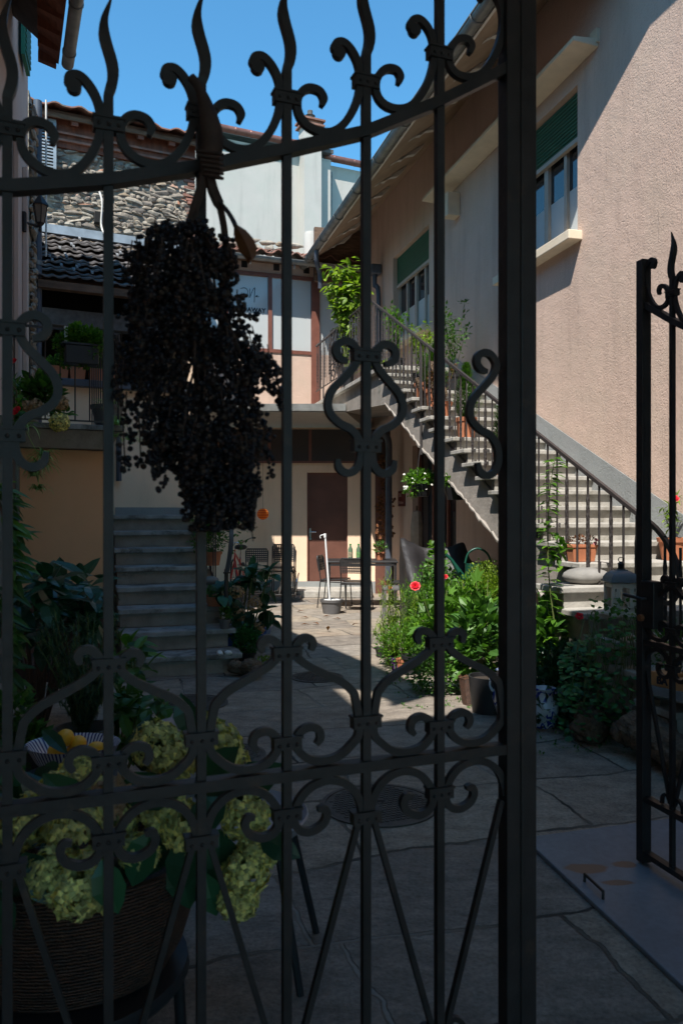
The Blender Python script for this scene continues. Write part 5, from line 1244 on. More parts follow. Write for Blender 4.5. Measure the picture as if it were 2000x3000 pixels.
potted('undergrowth_shrub', 'dark leafy shrub between the gate post and the stair wall', 'shrub', G(1610, 2085), 0, 0, None, lambda l, s, c: (crown(l, c+V3((.0, .2, .42)), (.30, .3, .46), 900, .085, .05, 4), shrub(l, s, c, c+V3((0, .2, .75)), .2, 60, .09, .05, 4)), 'leaf_mid')
def nast(l, s, c):
    for _ in range(1150):
        x = U(1640, 1875); y = U(1820, 2170); q = (x-1640)/235
        if y < 1800+90*(1-q): continue
        if rnd.random() < .25+.35*(1 if (x > 1780 and 1930 < y < 2060) else 0): continue
        Y = U(4.95, 5.75) if y > 1950 else U(5.15, 5.6); p = P(x, y, Y); 
        if p.z < .03: continue
        l.leaf(p, V3((U(-1, 1), U(-1, 1), 0)), V3((U(-.5, .5), U(-1.0, -.1), 1)), .06, U(.028, .058), kind=1)
    for _ in range(40):
        x = U(1700, 1860); p = P(x, U(1790, 1850), 5.35); q = P(x+U(-40, 20), U(1930, 2080), 5.2); s.tube(cr([tuple(p), tuple((p+q)/2+V3((U(-.04, .04), -.03, 0))), tuple(q)], 4), .0025, 4)
potted('nasturtium', 'trailing mass of round nasturtium leaves hanging over the shaded stair wall', 'plant', GX(1750, 5.3), 0, 0, None, nast, 'leaf_blue')
fl = MB(); flower(fl, P(1696, 1806, 5.3), .030, 5, layers=2); fl.build('bloom', 'petal_red', bpy.data.objects['nasturtium'])
potted('undergrowth_shrub', 'dark bush filling the foot of the stair wall above the driftwood', 'shrub', G(1700, 2130), 0, 0, None, lambda l, s, c: (crown(l, c+V3((.02, .25, .26)), (.36, .25, .30), 1000, .06, .045), crown(l, c+V3((-.22, .0, .10)), (.16, .14, .12), 120, .07, .05)), 'leaf_dark')
potted('vine', 'thin vine with pale leaves twining round the white lantern', 'plant', P(1790, 1810, 5.3), 0, 0, None, lambda l, s, c: [l.leaf(P(1790+U(-60, 90), 1790+U(-35, 30), 5.33+U(-.08, .1)), rdir(), V3((0, -.5, 1)), U(.03, .05), .035, kind=0) for _ in range(70)], 'leaf_mid')
# stair wall boards hidden behind the nasturtiums: low planter of planks on the right
dw = thing('driftwood_stump', 'gnarled knotted driftwood stump lying on the paving under the nasturtiums', 'driftwood', G(1720, 2175))
mb = MB()
for (x, y, r, Y) in ((1724, 2135, .115, 5.2), (1735, 2110, .09, 5.3), (1712, 2100, .07, 5.4), (1700, 2070, .045, 5.5), (1745, 2085, .05, 5.4)):
    p = P(x, y, Y); mb.ball(p, (r, r*1.1, r*.85), 18, 12, .13)
o = mb.build('wood', 'drift', dw, 60); gnarl(o)
sb = MB(); sb.tube([P(1672, 2135, 5.3), P(1700, 2165, 5.1)], .014, 6); sb.build('stick', 'bark', dw)
dl = thing('driftwood_log', 'large weathered driftwood log beside the open gate leaf', 'driftwood', G(1880, 2230))
mb = MB(); path = cr([tuple(P(x, y, Y)) for x, y, Y in ((1808, 2165, 4.95), (1850, 2140, 4.9), (1920, 2160, 4.7), (1990, 2215, 4.5), (2080, 2270, 4.3))], 6)
rr = [.06, .075, .09, .1, .105, .11, .115, .12, .12, .12, .125, .12, .12, .12, .12, .12, .11, .11, .11, .10, .10, .10, .09, .09, .08]
mb.tube(path, [r*U(.85, 1.1) for r in rr], 14); o = mb.build('wood', 'drift', dl, 60); gnarl(o)
mb = MB(); mb.tube(cr([tuple(P(x, y, Y)) for x, y, Y in ((1835, 2100, 5.1), (1870, 2085, 5.1), (1930, 2110, 4.9), (1990, 2130, 4.8))], 5), .055, 9); mb.build('branch', 'drift', dl, 60)
# shelf with lettered crates behind the open gate leaf
sf = thing('plank_shelf', 'grey plank shelf low on the right behind the open gate leaf', 'shelf', P(1960, 2060, 4.6))
MB().hexa([P(1905, 2010, 4.75), P(2090, 2048, 4.35), P(2120, 2040, 4.75), P(1915, 2004, 5.1), P(1905, 2035, 4.75), P(2090, 2072, 4.35), P(2120, 2065, 4.75), P(1915, 2030, 5.1)]).build('plank', 'crate_grey', sf)
for x, Y in ((1925, 4.85), (2070, 4.5)):
    q = P(x, 2040, Y); MB().box((q.x, q.y+.1, (q.z-.02)/2-.002), (.05, .16, q.z-.03)).build('leg', 'old_wood', sf)
for k, (xa, ya, xb, yb, Ya, Yb, s_) in enumerate(((1906, 1966, 1962, 1984, 4.80, 4.68, 'BA'), (1972, 1988, 2060, 2010, 4.66, 4.48, 'BAR'))):
    a, b = P(xa, ya, Ya), P(xb, yb, Yb); h = V3((0, 0, -.085 if k == 0 else -.075)); e = (b-a); e.z = 0; e.normalize(); n_ = V3((-e.y, e.x, 0))
    z1 = a.z-.0; a.z = b.z = z1-.0; 
    ct = thing('lettered_crate', ('orange brown crate marked with black letters on the grey shelf', 'second orange crate right of the lettered one on the grey shelf')[k], 'crate', a)
    MB().hexa([a+h, b+h, b+h+n_*.14, a+h+n_*.14, a, b, b+n_*.14, a+n_*.14]).build('box', 'label_orange', ct, bevel=.003)
    if k == 0: text(s_, .062, a+(b-a)*.6+V3((0, 0, -.065))-n_*.004, e, (0, 0, 1), 'ink', ct, bold=.002)
potted('shelf_herb', 'small green herb growing behind the lettered crates', 'plant', P(1950, 1960, 5.0), 0, 0, None, lambda l, s, c: crown(l, c+V3((.1, .1, .12)), (.25, .12, .16), 500, .035, .022), 'leaf_mid')
# boulder and white lantern on the low steps
bq_ = W(6.78, 1.17, RIS*6+.062); b_ = MB(); b_.ball(bq_, (.19, .12, .068), 26, 14, .03); tag(b_.build('boulder', 'grey_stone', loc=bq_, smooth=60), 'flat grey boulder lying on the low step beside the white lantern', 'stone')
zL = RIS*5+.002; c = P(1818, 1804, 5.54); c = V3((c.x, c.y-.0, zL)); wl2 = thing('garden_lantern', 'white wooden garden lantern with blue grey domed lid on the low steps', 'lantern', c)
hw_, hh = .085, .26
MB().box(c+V3((0, 0, .012)), (.20, .20, .024)).build('base', 'white_wood', wl2, bevel=.003)
for sx in (-1, 1):
    for sy in (-1, 1): MB().box(c+V3((sx*hw_, sy*hw_, .024+hh/2)), (.022, .022, hh)).build('corner_post', 'white_wood', wl2)
fc = MB()
for sy in (-1, 1):
    fc.box(c+V3((0, sy*hw_, .05)), (.148, .014, .05)); fc.box(c+V3((0, sy*hw_, .265)), (.148, .014, .035)); fc.box(c+V3((-.052, sy*hw_, .155)), (.035, .014, .18)); fc.box(c+V3((.052, sy*hw_, .155)), (.035, .014, .18))
    for q in (-1, 1): fc.hexa([c+V3((q*.036, sy*hw_-.004, .075)), c+V3((q*.036-.012, sy*hw_-.004, .075)), c+V3((q*.036-.012, sy*hw_+.004, .075)), c+V3((q*.036, sy*hw_+.004, .075)), c+V3((-q*.024, sy*hw_-.004, .245)), c+V3((-q*.036, sy*hw_-.004, .245)), c+V3((-q*.036, sy*hw_+.004, .245)), c+V3((-q*.024, sy*hw_+.004, .245))])
    for sx in (0,): fc.box(c+V3((sy*hw_, 0, .05)), (.014, .148, .05)); fc.box(c+V3((sy*hw_, 0, .265)), (.014, .148, .035))
fc.build('door_frame', 'white_wood', wl2)
[MB().box(c+V3((x_, -hw_-.008, z_)), (.018, .004, .026)).build('hinge', 'iron', wl2) for x_ in (-.075, .075) for z_ in (.08, .23)]
MB().box(c+V3((0, 0, .30)), (.225, .225, .014)).build('lid_plate', 'lantern_roof', wl2)
dm = MB(); prf = [(.105, .307), (.103, .33), (.085, .365), (.05, .39), (.04, .392), (.04, .40), (.0001, .402)]; n = 4
vs = []; 
for r, z in prf:
    for a in (225, 315, 45, 135): a = math.radians(a); vs.append(c+V3((math.cos(a)*r*1.38, math.sin(a)*r*1.38, z)))
dm.add(vs, [(i*4+k, i*4+(k+1) % 4, (i+1)*4+(k+1) % 4, (i+1)*4+k) for i in range(len(prf)-1) for k in range(4)]); dm.build('domed_lid', 'lantern_roof', wl2, 30)
kn = MB(); kn.lathe(c+V3((0, 0, .40)), [(.03, 0), (.03, .008), (.022, .01), (.022, .045), (.028, .048), (.012, .065), (.0001, .07)], 10); kn.build('vent_cap', 'iron', wl2); kn = MB(); kn.tube([c+V3((math.cos(a)*.02, 0, .485+math.sin(a)*.02)) for a in [2*PI*k/12 for k in range(13)]], .0035, 5); kn.build('ring', 'iron', wl2)
wl2.scale = (.94, .94, .80)
MB().lathe(c+V3((0, 0, .024)), [(.03, 0), (.03, .1), (.0001, .1)], 14).build('candle', 'white_wood', wl2, 60)

# ---- pots on the right stair
def on_step(k, x, w):     # a point on tread k at photo x, w from the wall
    z = RIS*k; s = S0+TR*(k-1)+.16; return W(s, w, z+.001)
def conifer(h, r, n=2600):
    return lambda l, s, c: [l.leaf(c+V3((math.cos(a)*q, math.sin(a)*q, z)), V3((math.cos(a)*.7, math.sin(a)*.7, U(.5, 1.3))), V3((0, 0, 1)), .045, .014, kind=0) for a, z, q in ((lambda t, a_: (a_, t*h, r*(.25+.75*min(1, t*4))*(1-t)**.7*U(.55, 1.05)*(1+.2*math.sin(a_*3+t*9))))(rnd.random()**1.2, U(0, 6.28)) for _ in range(n))]
for k, (kk, w, h, lab) in enumerate(((18, .92, .52, 'dwarf conifer in a terracotta pot on the stair, highest of the three'), (15, .92, .58, 'dwarf conifer in a square terracotta pot on the stair, middle one of three'), (12, .92, .60, 'dwarf conifer in a terracotta pot on the stair, nearest the broad gate post'))):
    potted('potted_conifer', lab, 'potted plant', on_step(kk, 0, w), .115, .24, 'terra', conifer(h+.06, .18), 'leaf_conifer', 'potted conifers on the granite stair', pb=.78)
c = W(S0+TR*6.75, .90, RIS*8+.001) if False else None
q = W(S0+TR*6+.16, 1.03, RIS*7+.001)
wx = thing('window_box', 'terracotta window box with dried plants and pink flowers on a low step', 'planter', q)
ax = (V3((-.9665, -.2568, 0)), V3((-.2568, .9665, 0)), V3((0, 0, 1)))
wx.scale = (.64, .64, .76)
bx_ = MB(); dX, dY = ax[0], ax[1]; 
lo_ = [q+dX*a*.15+dY*b*.07 for a, b in ((-1, -1), (1, -1), (1, 1), (-1, 1))]; hi_ = [q+dX*a*.175+dY*b*.09+V3((0, 0, .16)) for a, b in ((-1, -1), (1, -1), (1, 1), (-1, 1))]; bx_.hexa(lo_+hi_); bo_ = bx_.build('trough', 'terra', wx, bevel=.006)
rm = MB(); hi2 = [q+dX*a*.19+dY*b*.10+V3((0, 0, z)) for z in (.155, .185) for a, b in ((-1, -1), (1, -1), (1, 1), (-1, 1))]; rm.hexa(hi2); rm.build('rim', 'terra', bo_, bevel=.004)
lv = MB(); crown(lv, q+V3((0, 0, .22)), (.17, .08, .06), 160, .04, .018); lv.build('foliage', 'leaf_brown', wx); lv = MB(); [flower(lv, q+V3((.17+U(-.02, .02), -.05, .2+U(-.05, .04))), .022, 5) for _ in range(4)]; lv.build('bloom', foliage('pink_petals', (.5, .18, .2), .2, .3), wx)
# red flowered pot by the wall
q = W(S0+TR*7.2, .16, RIS*8+.002)
q = on(1945, 1594, W(0, .2, 0), WN); q = V3((q.x, q.y, RIS*7+.003)); q = W(S0+TR*6.0+.14, .17, RIS*7+.002)
def redf(l, s, c):
    for _ in range(7):
        e = c+V3((U(-.08, .08), U(-.08, .08), U(.22, .42))); s.tube(cr([tuple(c), tuple((c+e)/2), tuple(e)], 3), .004, 5); 
        for __ in range(14): l.leaf(c.lerp(e, U(.3, 1)), rdir(.1), V3((0, 0, 1)), .07, .02, kind=4)
t = potted('potted_flower', 'young plant with one red bloom in a square terracotta pot against the pink wall', 'potted plant', q, .12, .19, 'terra', redf, 'leaf_lime', pb=.72)
fl = MB(); flower(fl, q+V3((.0, -.05, .52)), .035, 6, layers=3); fl.build('bloom', 'petal_red', t)
q2 = W(S0+TR*4.5, .15, RIS*5+.002); potted('potted_herb', 'small herb in a terracotta pot on the step beside the open gate leaf', 'potted plant', q2, .10, .12, 'terra', lambda l, s, c: crown(l, c+V3((0, 0, .08)), (.11, .11, .1), 170, .035, .02), 'leaf_lime')

# ---- plants at the top of the stair and on the landing
def bamb(l, s, c):
    top = [P(x, y, 13.3) for x, y in ((1000, 800), (1020, 775), (1045, 800), (975, 790), (1055, 830), (1030, 840), (985, 850), (1010, 880))]
    for e in top:
        path = cr([tuple(c+V3((U(-.05, .05), 0, 0))), tuple(c.lerp(e, .5)+V3((U(-.05, .05), U(-.1, .1), 0))), tuple(e)], 6); s.tube(path, .008, 5)
        for _ in range(60):
            t = .58+.42*rnd.random(); p = V3(path[min(len(path)-1, int(t*len(path)))])+rdir(0)*U(0, .17)
            a = U(0, 6.28); l.leaf(p, V3((math.cos(a), math.sin(a), U(-.9, .55))), V3((U(-.6, .6), U(-.9, .3), 1)), U(.12, .21), U(.05, .085), kind=4)
        for _ in range(10): l.leaf(V3(path[int(len(path)*U(.2, .6))]), rdir(0), V3((0, 0, 1)), .1, .045, kind=4)
cl = V3(P(1019, 1102, 13.3)); cl.z = 3.605
potted('tall_shrub', 'tall lime green leafy shrub in a black pot on the stair landing', 'shrub', cl, .11, .30, 'plastic_black', bamb, 'leaf_lime')
def tomato(h, r, n, lw=.06):
    return lambda l, s, c: shrub(l, s, c, c+V3((0, 0, h)), r, n, lw, lw*.5, 0, nstem=10)
def land(x, Y, z): q = GX(x, Y); q.z = z; return q
potted('tomato_plant', 'tomato plant in a black pot near the top of the stair', 'plant', W(11.35, .80, RIS*20+.002), .15, .25, 'plastic_black', tomato(.62, .26, 620), 'leaf_lime')
potted('tomato_plant', 'wispy taller plant in a black pot against the upper pink wall', 'plant', W(11.3, .38, RIS*20+.002), .15, .25, 'plastic_black', tomato(.95, .28, 560), 'leaf_mid')
potted('fern', 'yellow green fern on the landing behind the railing', 'plant', W(13.4, .85, 3.605), .11, .18, 'plastic_black', lambda l, s, c: spider(l, c, 60, .42, .03, 1.2), 'leaf_lime')
potted('leafy_plant', 'loose green plant on the landing beside the corner post', 'plant', W(12.6, .75, 3.605), .12, .2, 'plastic_black', tomato(.85, .22, 420, .07), 'leaf_bright')
potted('flowering_plant', 'small white flowered plant in a terracotta pot on the upper steps', 'potted plant', W(10.9, .95, RIS*19+.002), .13, .20, 'terra', lambda l, s, c: shrub(l, s, c, c+V3((0, 0, .5)), .2, 520, .035, .018), 'leaf_mid')
potted('flowering_plant', 'bushy dry plant in a terracotta pot on the step below the white flowered one', 'potted plant', W(10.3, .95, RIS*17+.002), .12, .19, 'terra', lambda l, s, c: shrub(l, s, c, c+V3((0, 0, .42)), .2, 420, .035, .02), 'leaf_brown')
rt_ = MB()
for _ in range(9):
    a = W(U(10.2, 10.9), U(.8, 1.05), U(2.75, 2.95)); b = a+V3((U(-.15, .15), U(-.1, .1), U(.1, .45))); rt_.tube(cr([tuple(a), tuple((a+b)/2+V3((U(-.08, .08), 0, 0))), tuple(b)], 4), U(.012, .03), 7)
tag(rt_.build('driftwood_root', 'drift', loc=W(10.5, .9, 2.8), smooth=60), 'pale twisted driftwood root standing among the stair pots', 'driftwood')

# ---- hanging baskets under the stair railing
for k, (x, y, Y, m_) in enumerate(((1232, 1418, 10.0, 'leaf_bright'), (1336, 1425, 9.2, 'leaf_bright'))):
    c = P(x, y, Y); hb_ = thing('hanging_basket', ('black hanging basket with trailing plant below the heavy railing post', 'black hanging basket with round leaves and red berries, nearer the steps')[k], 'hanging basket', c, 'baskets hanging from the stair railing')
    MB().lathe(c, [(.0001, -.16), (.10, -.155), (.14, -.03), (.145, 0), (.13, 0), (.0001, -.02)], 20, rib=.03).build('basket', 'plastic_black', hb_)
    hg = MB(); tp = V3((c.x, c.y, c.z+.52)); [hg.tube([c+V3((math.cos(a)*.14, math.sin(a)*.14, 0)), tp], .003, 4) for a in (0, 2.1, 4.2)]; hg.build('hanger', 'plastic_black', hb_)
    lv = MB(); crown(lv, c+V3((0, 0, .06)), (.22, .18, .12), 420, .05, .042, 1 if k else 0, shell=.4); crown(lv, c+V3((-.1 if k == 0 else .12, -.06, -.04)), (.12, .1, .14), 130, .045, .04, 1 if k else 0); lv.build('foliage', m_, hb_)
    fl = MB(); [flower(fl, c+V3((U(-.22, .15), U(-.15, 0), U(-.12, .14))), .016, 5) for _ in range(16)] if k == 0 else [fl.ball(c+V3((U(.08, .16), -.14, U(-.14, -.05))), .012, 8, 6) for _ in range(5)]
    fl.build('blossoms', 'petal_white' if k == 0 else 'petal_red', hb_)
# ---- dried vine on the dark corner and objects in the glazed door
potted('dried_vine', 'dried brown vine hanging in the corner beside the small maroon sign', 'plant', GX(1125, 14.0), 0, 0, None, lambda l, s, c: ([l.leaf(P(1128+U(-26, 24)*(1 if y > 1450 else .5), y, 14.1+U(-.1, .1)), rdir(-.3), V3((0, -1, .3)), U(.05, .09), .05, kind=0) for y in [U(1330, 1580) for _ in range(260)]], s.tube([P(1135, 1320, 14.1), P(1138, 1500, 14.1), P(1130, 1700, 14.1)], .03, 6)), 'leaf_brown', stem='bark')
tag(MB().tube(cr([tuple(P(x, y, 14.0)) for x, y in ((1110, 1255), (1128, 1275), (1138, 1300), (1138, 1400), (1138, 1700))], 5), .06, 10).build('stove_pipe', 'darkzinc', loc=P(1138, 1400, 14.0), smooth=60), 'dark stove pipe running up the corner under the stair landing', 'pipe')
pp_ = thing('folded_parasol', 'beige folded parasol leaning in the glazed doorway', 'parasol', W(13.3, .12, 0))
MB().lathe(W(13.35, .15, .75), [(.05, 0), (.085, .05), (.10, .5), (.07, .75), (.0001, .78)], 9, rib=.15).build('canopy', mat('beige_cloth', (.36, .29, .22), .9, .2, 10, .3, .01, 20), pp_)
MB().tube([W(13.35, .15, 0), W(13.35, .15, 1.6)], .015, 6).build('pole', 'old_wood', pp_)

# ================================================================== LEFT SIDE
def step_pt(k, x): # on left tread k
    z = .183*k; s = .336*(k-1)+.17; p = LS(s, .5, z); y = p.y; X = (x-1000)/FPX*y; return V3((X, y, z+.002))
p = step_pt(4, 618); b_ = MB(); b_.ball(p+V3((0, 0, .045)), (.085, .06, .045), 20, 12, .03); tag(b_.build('river_stone', 'grey_stone', loc=p, smooth=60), 'smooth pale river stone resting on the fourth mossy step', 'stone')
p = step_pt(3, 632); potted('bowl_planter', 'wide terracotta bowl with low green plants on the mossy steps', 'planter', p, .125, .10, 'terra', lambda l, s, c: crown(l, c+V3((.01, 0, .05)), (.13, .12, .06), 420, .03, .018), 'leaf_mid', pb=.6)
p = step_pt(2, 658); potted('succulent_pot', 'green rosette plant in a small dark pot on the second mossy step', 'potted plant', p, .055, .09, 'plastic_grey', lambda l, s, c: crown(l, c+V3((0, 0, .06)), (.06, .06, .06), 130, .045, .02, up=.8), 'leaf_mid')
for k, (x, dy, s_, m_, lab) in enumerate(((645, -.02, .022, 'white_stone', 'white pebble on the lowest step, left of the group'), (650, -.10, .024, 'white_stone', 'rounded white pebble at the front of the pebble group'), (661, -.0, .022, 'grey_stone', 'dark pebble between the white pebbles on the lowest step'), (673, -.08, .028, 'white_stone', 'largest white pebble, right of the group on the lowest step'))):
    p = step_pt(1, x)+V3((0, dy-.02, s_*.75)); tag(MB().ball(p, (s_*1.25, s_, s_*.8), 10, 8, .08).build('pebble', m_, loc=p, smooth=60), lab, 'pebble', 'pebbles on the lowest step')
p = step_pt(5, 622); potted('potted_plant', 'bushy plant in a brown pot on the fifth mossy step by the railing', 'potted plant', p, .10, .15, 'terra', lambda l, s, c: (crown(l, c+V3((-.04, 0, .16)), (.20, .14, .17), 900, .035, .02), crown(l, c+V3((.0, 0, .30)), (.1, .1, .1), 200, .03, .018)), 'leaf_mid')
p = step_pt(7, 630); potted('spider_plant', 'spider plant with long arching blades on the upper left steps', 'potted plant', p, .10, .14, 'plastic_black', lambda l, s, c: spider(l, c, 55, .42, .018, 1.6), 'leaf_spider')
p = step_pt(8, 585); potted('upper_herb', 'small yellow green herb at the top of the left steps', 'potted plant', p, .07, .10, 'plastic_black', lambda l, s, c: crown(l, c+V3((0, 0, .08)), (.13, .1, .12), 260, .035, .022), 'leaf_lime')
potted('climbing_plant', 'thin climbing plant on the left stair railing below the berry cluster', 'plant', LS(1.9, .99, .9), 0, 0, None, lambda l, s, c: [l.leaf(P(x+U(-8, 8), y, 8.9), rdir(), V3((0, -.5, 1)), U(.04, .07), .035, kind=0) for x, y in [(U(560, 720), U(1400, 1640)) for _ in range(170)] if abs(x-640) > 30 or rnd.random() < .3], 'leaf_mid')
# hydrangea beside the left steps
Yh = 8.1
def hyd(l, s, c):
    for _ in range(16):
        e = P(U(640, 790), U(1670, 1850), Yh+U(-.25, .25)); s.tube(cr([tuple(c), tuple((c+e)/2), tuple(e)], 4), .006, 5)
        for __ in range(9): l.leaf(e+rdir(0)*U(0, .06), rdir(.15), V3((0, -.25, 1)), U(.13, .20), U(.08, .12), kind=4)
t = potted('hydrangea', 'hydrangea with broad dark glossy leaves and dry heads beside the left stair', 'shrub', GX(712, Yh), 0, 0, None, hyd, 'leaf_dark')
hh_ = MB(); [hydrangea(hh_, P(x, y, Yh-.15), r, 60, .022) for x, y, r in ((695, 1735, .075), (745, 1770, .08), (700, 1800, .07), (760, 1840, .06))]; hh_.build('dry_bloom', 'petal_dry', t)
p = G(712, 1905); t = thing('blue_planter', 'blue glazed trough behind the basil at the foot of the left steps', 'planter', p+V3((0, .35, 0)))
MB().hexa([p+V3(q) for q in ((-.22, .25, 0), (.18, .2, 0), (.22, .5, 0), (-.2, .55, 0), (-.27, .2, .2), (.25, .14, .22), (.28, .55, .22), (-.25, .6, .2))]).build('trough', 'blue_pot', t, bevel=.01)
p = G(722, 1945); potted('basil_bush', 'round dense basil like bush at the foot of the left steps', 'potted plant', p, .09, .12, 'plastic_black', lambda l, s, c: crown(l, c+V3((0, 0, .12)), (.15, .14, .15), 1500, .028, .018), 'leaf_blue')
mb = MB(); [mb.ball(P(x, y, Y), (rx, .08, rz), 16, 10, .14) for x, y, Y, rx, rz in ((705, 1958, 7.3, .12, .055), (735, 1952, 7.2, .10, .07), (690, 1950, 7.3, .07, .045), (750, 1965, 7.15, .06, .05))]
tag(mb.build('driftwood_piece', 'drift', loc=G(715, 1980), smooth=60), 'brown driftwood lump at the corner of the lowest left step', 'driftwood')
p = G(772, 1960); t = potted('succulent', 'small pale succulent beside the driftwood lump', 'plant', p, 0, 0, None, lambda l, s, c: crown(l, c+V3((0, 0, .05)), (.09, .07, .06), 160, .04, .016), 'leaf_lime')
b_ = MB(); b_.ball(G(758, 1958)+V3((0, 0, .05)), (.07, .05, .05), 14, 10, .05); tag(b_.build('river_stone', 'grey_stone', loc=G(758, 1958), smooth=60), 'grey stone standing between the driftwood lump and the succulent', 'stone')
# fallen leaves on the sunny paving
for k, (x, y) in enumerate(((945, 1808), (985, 1795), (1030, 1835), (1012, 1796), (880, 1832), (960, 1850), (905, 1812), (870, 1795), (1000, 1815), (935, 1832))):
    p = G(x, y)+V3((0, 0, .008)); mb = MB(); mb.leaf(p, V3((U(-1, 1), U(-.3, .3), .12)), V3((0, 0, 1)), .14, .05, fold=.5)
    tag(mb.build('fallen_leaf', 'leaf_brown', loc=p), ('dry brown leaf left of the pole stand, '+('nearest the gate', 'farthest', 'middle', 'beside it', 'curled')[k % 5]) if 0 else ('dry curled leaf on the sunny paving, '+('just below the pole stand', 'touching the shade of the pole stand pot', 'nearest the left side of the plant bed', 'right of the pole stand pot', 'closest to the shadow edge', 'largest one between shade and pole stand', 'left of the pole stand', 'farthest left near the chairs', 'small one right below the pot', 'second nearest to the shadow edge')[k]), 'leaf', 'fallen leaves on the paving')

# ---- balcony plants
ro = bo-.04
def on_bal(x, o, z): q = L(0, o, 0); t_ = tL(x, o); return L(t_, o, z)
t = thing('railing_planter', 'black planter of leafy herbs hooked on the balcony handrail', 'planter', on_bal(222, ro+.08, 3.2)); a0, a1 = tL(170, ro+.08), tL(300, ro+.08)
MB().fbox(L, a0+.06, a1-.05, ro+.02, ro+.18, 3.00, 3.19).build('trough', 'plastic_black', t, bevel=.01)
MB().fbox(L, a0+.03, a1-.02, ro+.01, ro+.19, 3.19, 3.21).build('rim', 'plastic_black', t)
hkm = MB(); [hkm.fbox(L, q, q+.03, ro-.03, ro+.03, 3.18, 3.40) for q in (tL(188, ro), tL(240, ro), tL(249, ro))]; hkm.build('hook', 'white_metal', t)
lv = MB()
for x, y, r, n in ((180, 1000, .10, 140), (210, 985, .10, 200), (235, 995, .11, 260), (265, 985, .12, 320), (285, 1000, .11, 260), (225, 965, .07, 120), (195, 1030, .09, 150), (275, 1030, .09, 160), (245, 1065, .07, 90), (190, 1060, .07, 90)):
    crown(lv, P(x, y, 8.15), (r, .09, r*.85), n, .042, .03, shell=.3)
lv.build('foliage', 'leaf_bright', t)
for k, (xa, xb) in enumerate(((130, 200), (203, 250), (262, 340))):
    a0, a1 = tL(xa), tL(xb); q = L((a0+a1)/2, -.03, 3.172); t = thing('terracotta_planter', ('terracotta trough at the left end of the slate ledge', 'terracotta trough in the middle of the slate ledge', 'terracotta trough at the right end of the slate ledge')[k], 'planter', q, 'terracotta troughs on the ledge')
    MB().hexa([L(a0+.01, -.10, 3.172), L(a1-.01, -.10, 3.172), L(a1-.01, .03, 3.172), L(a0+.01, .03, 3.172), L(a0, -.12, 3.33), L(a1, -.12, 3.33), L(a1, .05, 3.33), L(a0, .05, 3.33)]).build('trough', 'terra', t, bevel=.006)
    lv = MB(); [crown(lv, L(U(a0, a1), U(-.08, .05), 3.38+U(0, .08)), (.10, .07, .08), 60, .05, .045, 1) for _ in range(4)]; lv.build('foliage', 'leaf_mid', t)
p = on_bal(315, ro-.25, 2.405); t = potted('balcony_bucket', 'grey bucket of spider plants at the right corner of the balcony', 'potted plant', p, .17, .24, 'plastic_grey', lambda l, s, c: (spider(l, c+V3((.05, 0, 0)), 60, .34, .014, 1.7), spider(l, c+V3((.15, -.05, -.15)), 40, .2, .012, 2.2)), 'leaf_spider', pb=.7)
sp = MB()
for x, y, n, l_ in ((345, 1245, 44, .18), (335, 1280, 34, .16), (382, 1290, 50, .19)): spider(sp, P(x, y, 8.25), n, l_, .014, 2.2)
sp.tube([P(355, 1230, 8.3), P(382, 1290, 8.25)], .002, 4); o = sp.build('runner', 'leaf_spider', t)
t = thing('spider_plant', 'spider plant hanging from the left end of the balcony', 'potted plant', P(100, 1300, 8.0)); sp = MB()
for x, y, n, l_ in ((70, 1255, 22, .3), (118, 1370, 70, .26), (130, 1340, 50, .22), (100, 1395, 50, .2), (112, 1435, 40, .17)): spider(sp, P(x, y, 7.7), n, l_, .019, 2.0)
sp.tube(cr([tuple(P(x, y, 7.75)) for x, y in ((75, 1255), (90, 1290), (112, 1340), (112, 1440))], 4), .003, 4); sp.build('foliage', 'leaf_spider', t)
t = thing('balcony_hydrangea', 'hydrangea with dried beige and green heads hanging over the balcony edge', 'plant', P(120, 1200, 8.0))
lv = MB(); crown(lv, P(110, 1150, 8.1), (.20, .15, .14), 150, .12, .07, 4); crown(lv, P(140, 1170, 8.1), (.14, .12, .1), 60, .11, .06, 4); crown(lv, P(185, 1215, 7.95), (.08, .05, .05), 24, .1, .06, 4); lv.build('foliage', 'leaf_mid', t)
hh_ = MB(); [hydrangea(hh_, P(x, y, 7.85), r, 80, .028) for x, y, r in ((80, 1190, .06), (105, 1188, .06), (180, 1180, .07))]; hh_.build('dry_bloom', 'petal_dry', t)
hh_ = MB(); hydrangea(hh_, P(174, 1237, 7.8), .095, 190, .032, .9); hh_.build('green_bloom', 'petal_hyd', t)
t = thing('climbing_rose', 'climbing rose with a few red blooms on the rose building', 'plant', P(40, 1200, 6.6)); lv = MB()
for _ in range(60): lv.leaf(P(U(22, 62), U(1110, 1250), 6.8+U(-.1, .1)), rdir(), V3((0, -.4, 1)), .09, .05, kind=4)
lv.build('foliage', 'leaf_mid', t); fl = MB(); [flower(fl, P(x, y, 6.6), .035, 7, layers=2) for x, y in ((44, 1208), (38, 1058), (50, 1200))]; fl.build('bloom', 'petal_red', t)
sm = MB(); sm.tube(cr([tuple(P(x, y, 6.7)) for x, y in ((36, 1010), (40, 1045), (30, 1120), (50, 1150), (40, 1230))], 4), .004, 5); sm.build('stem', 'bark', t)

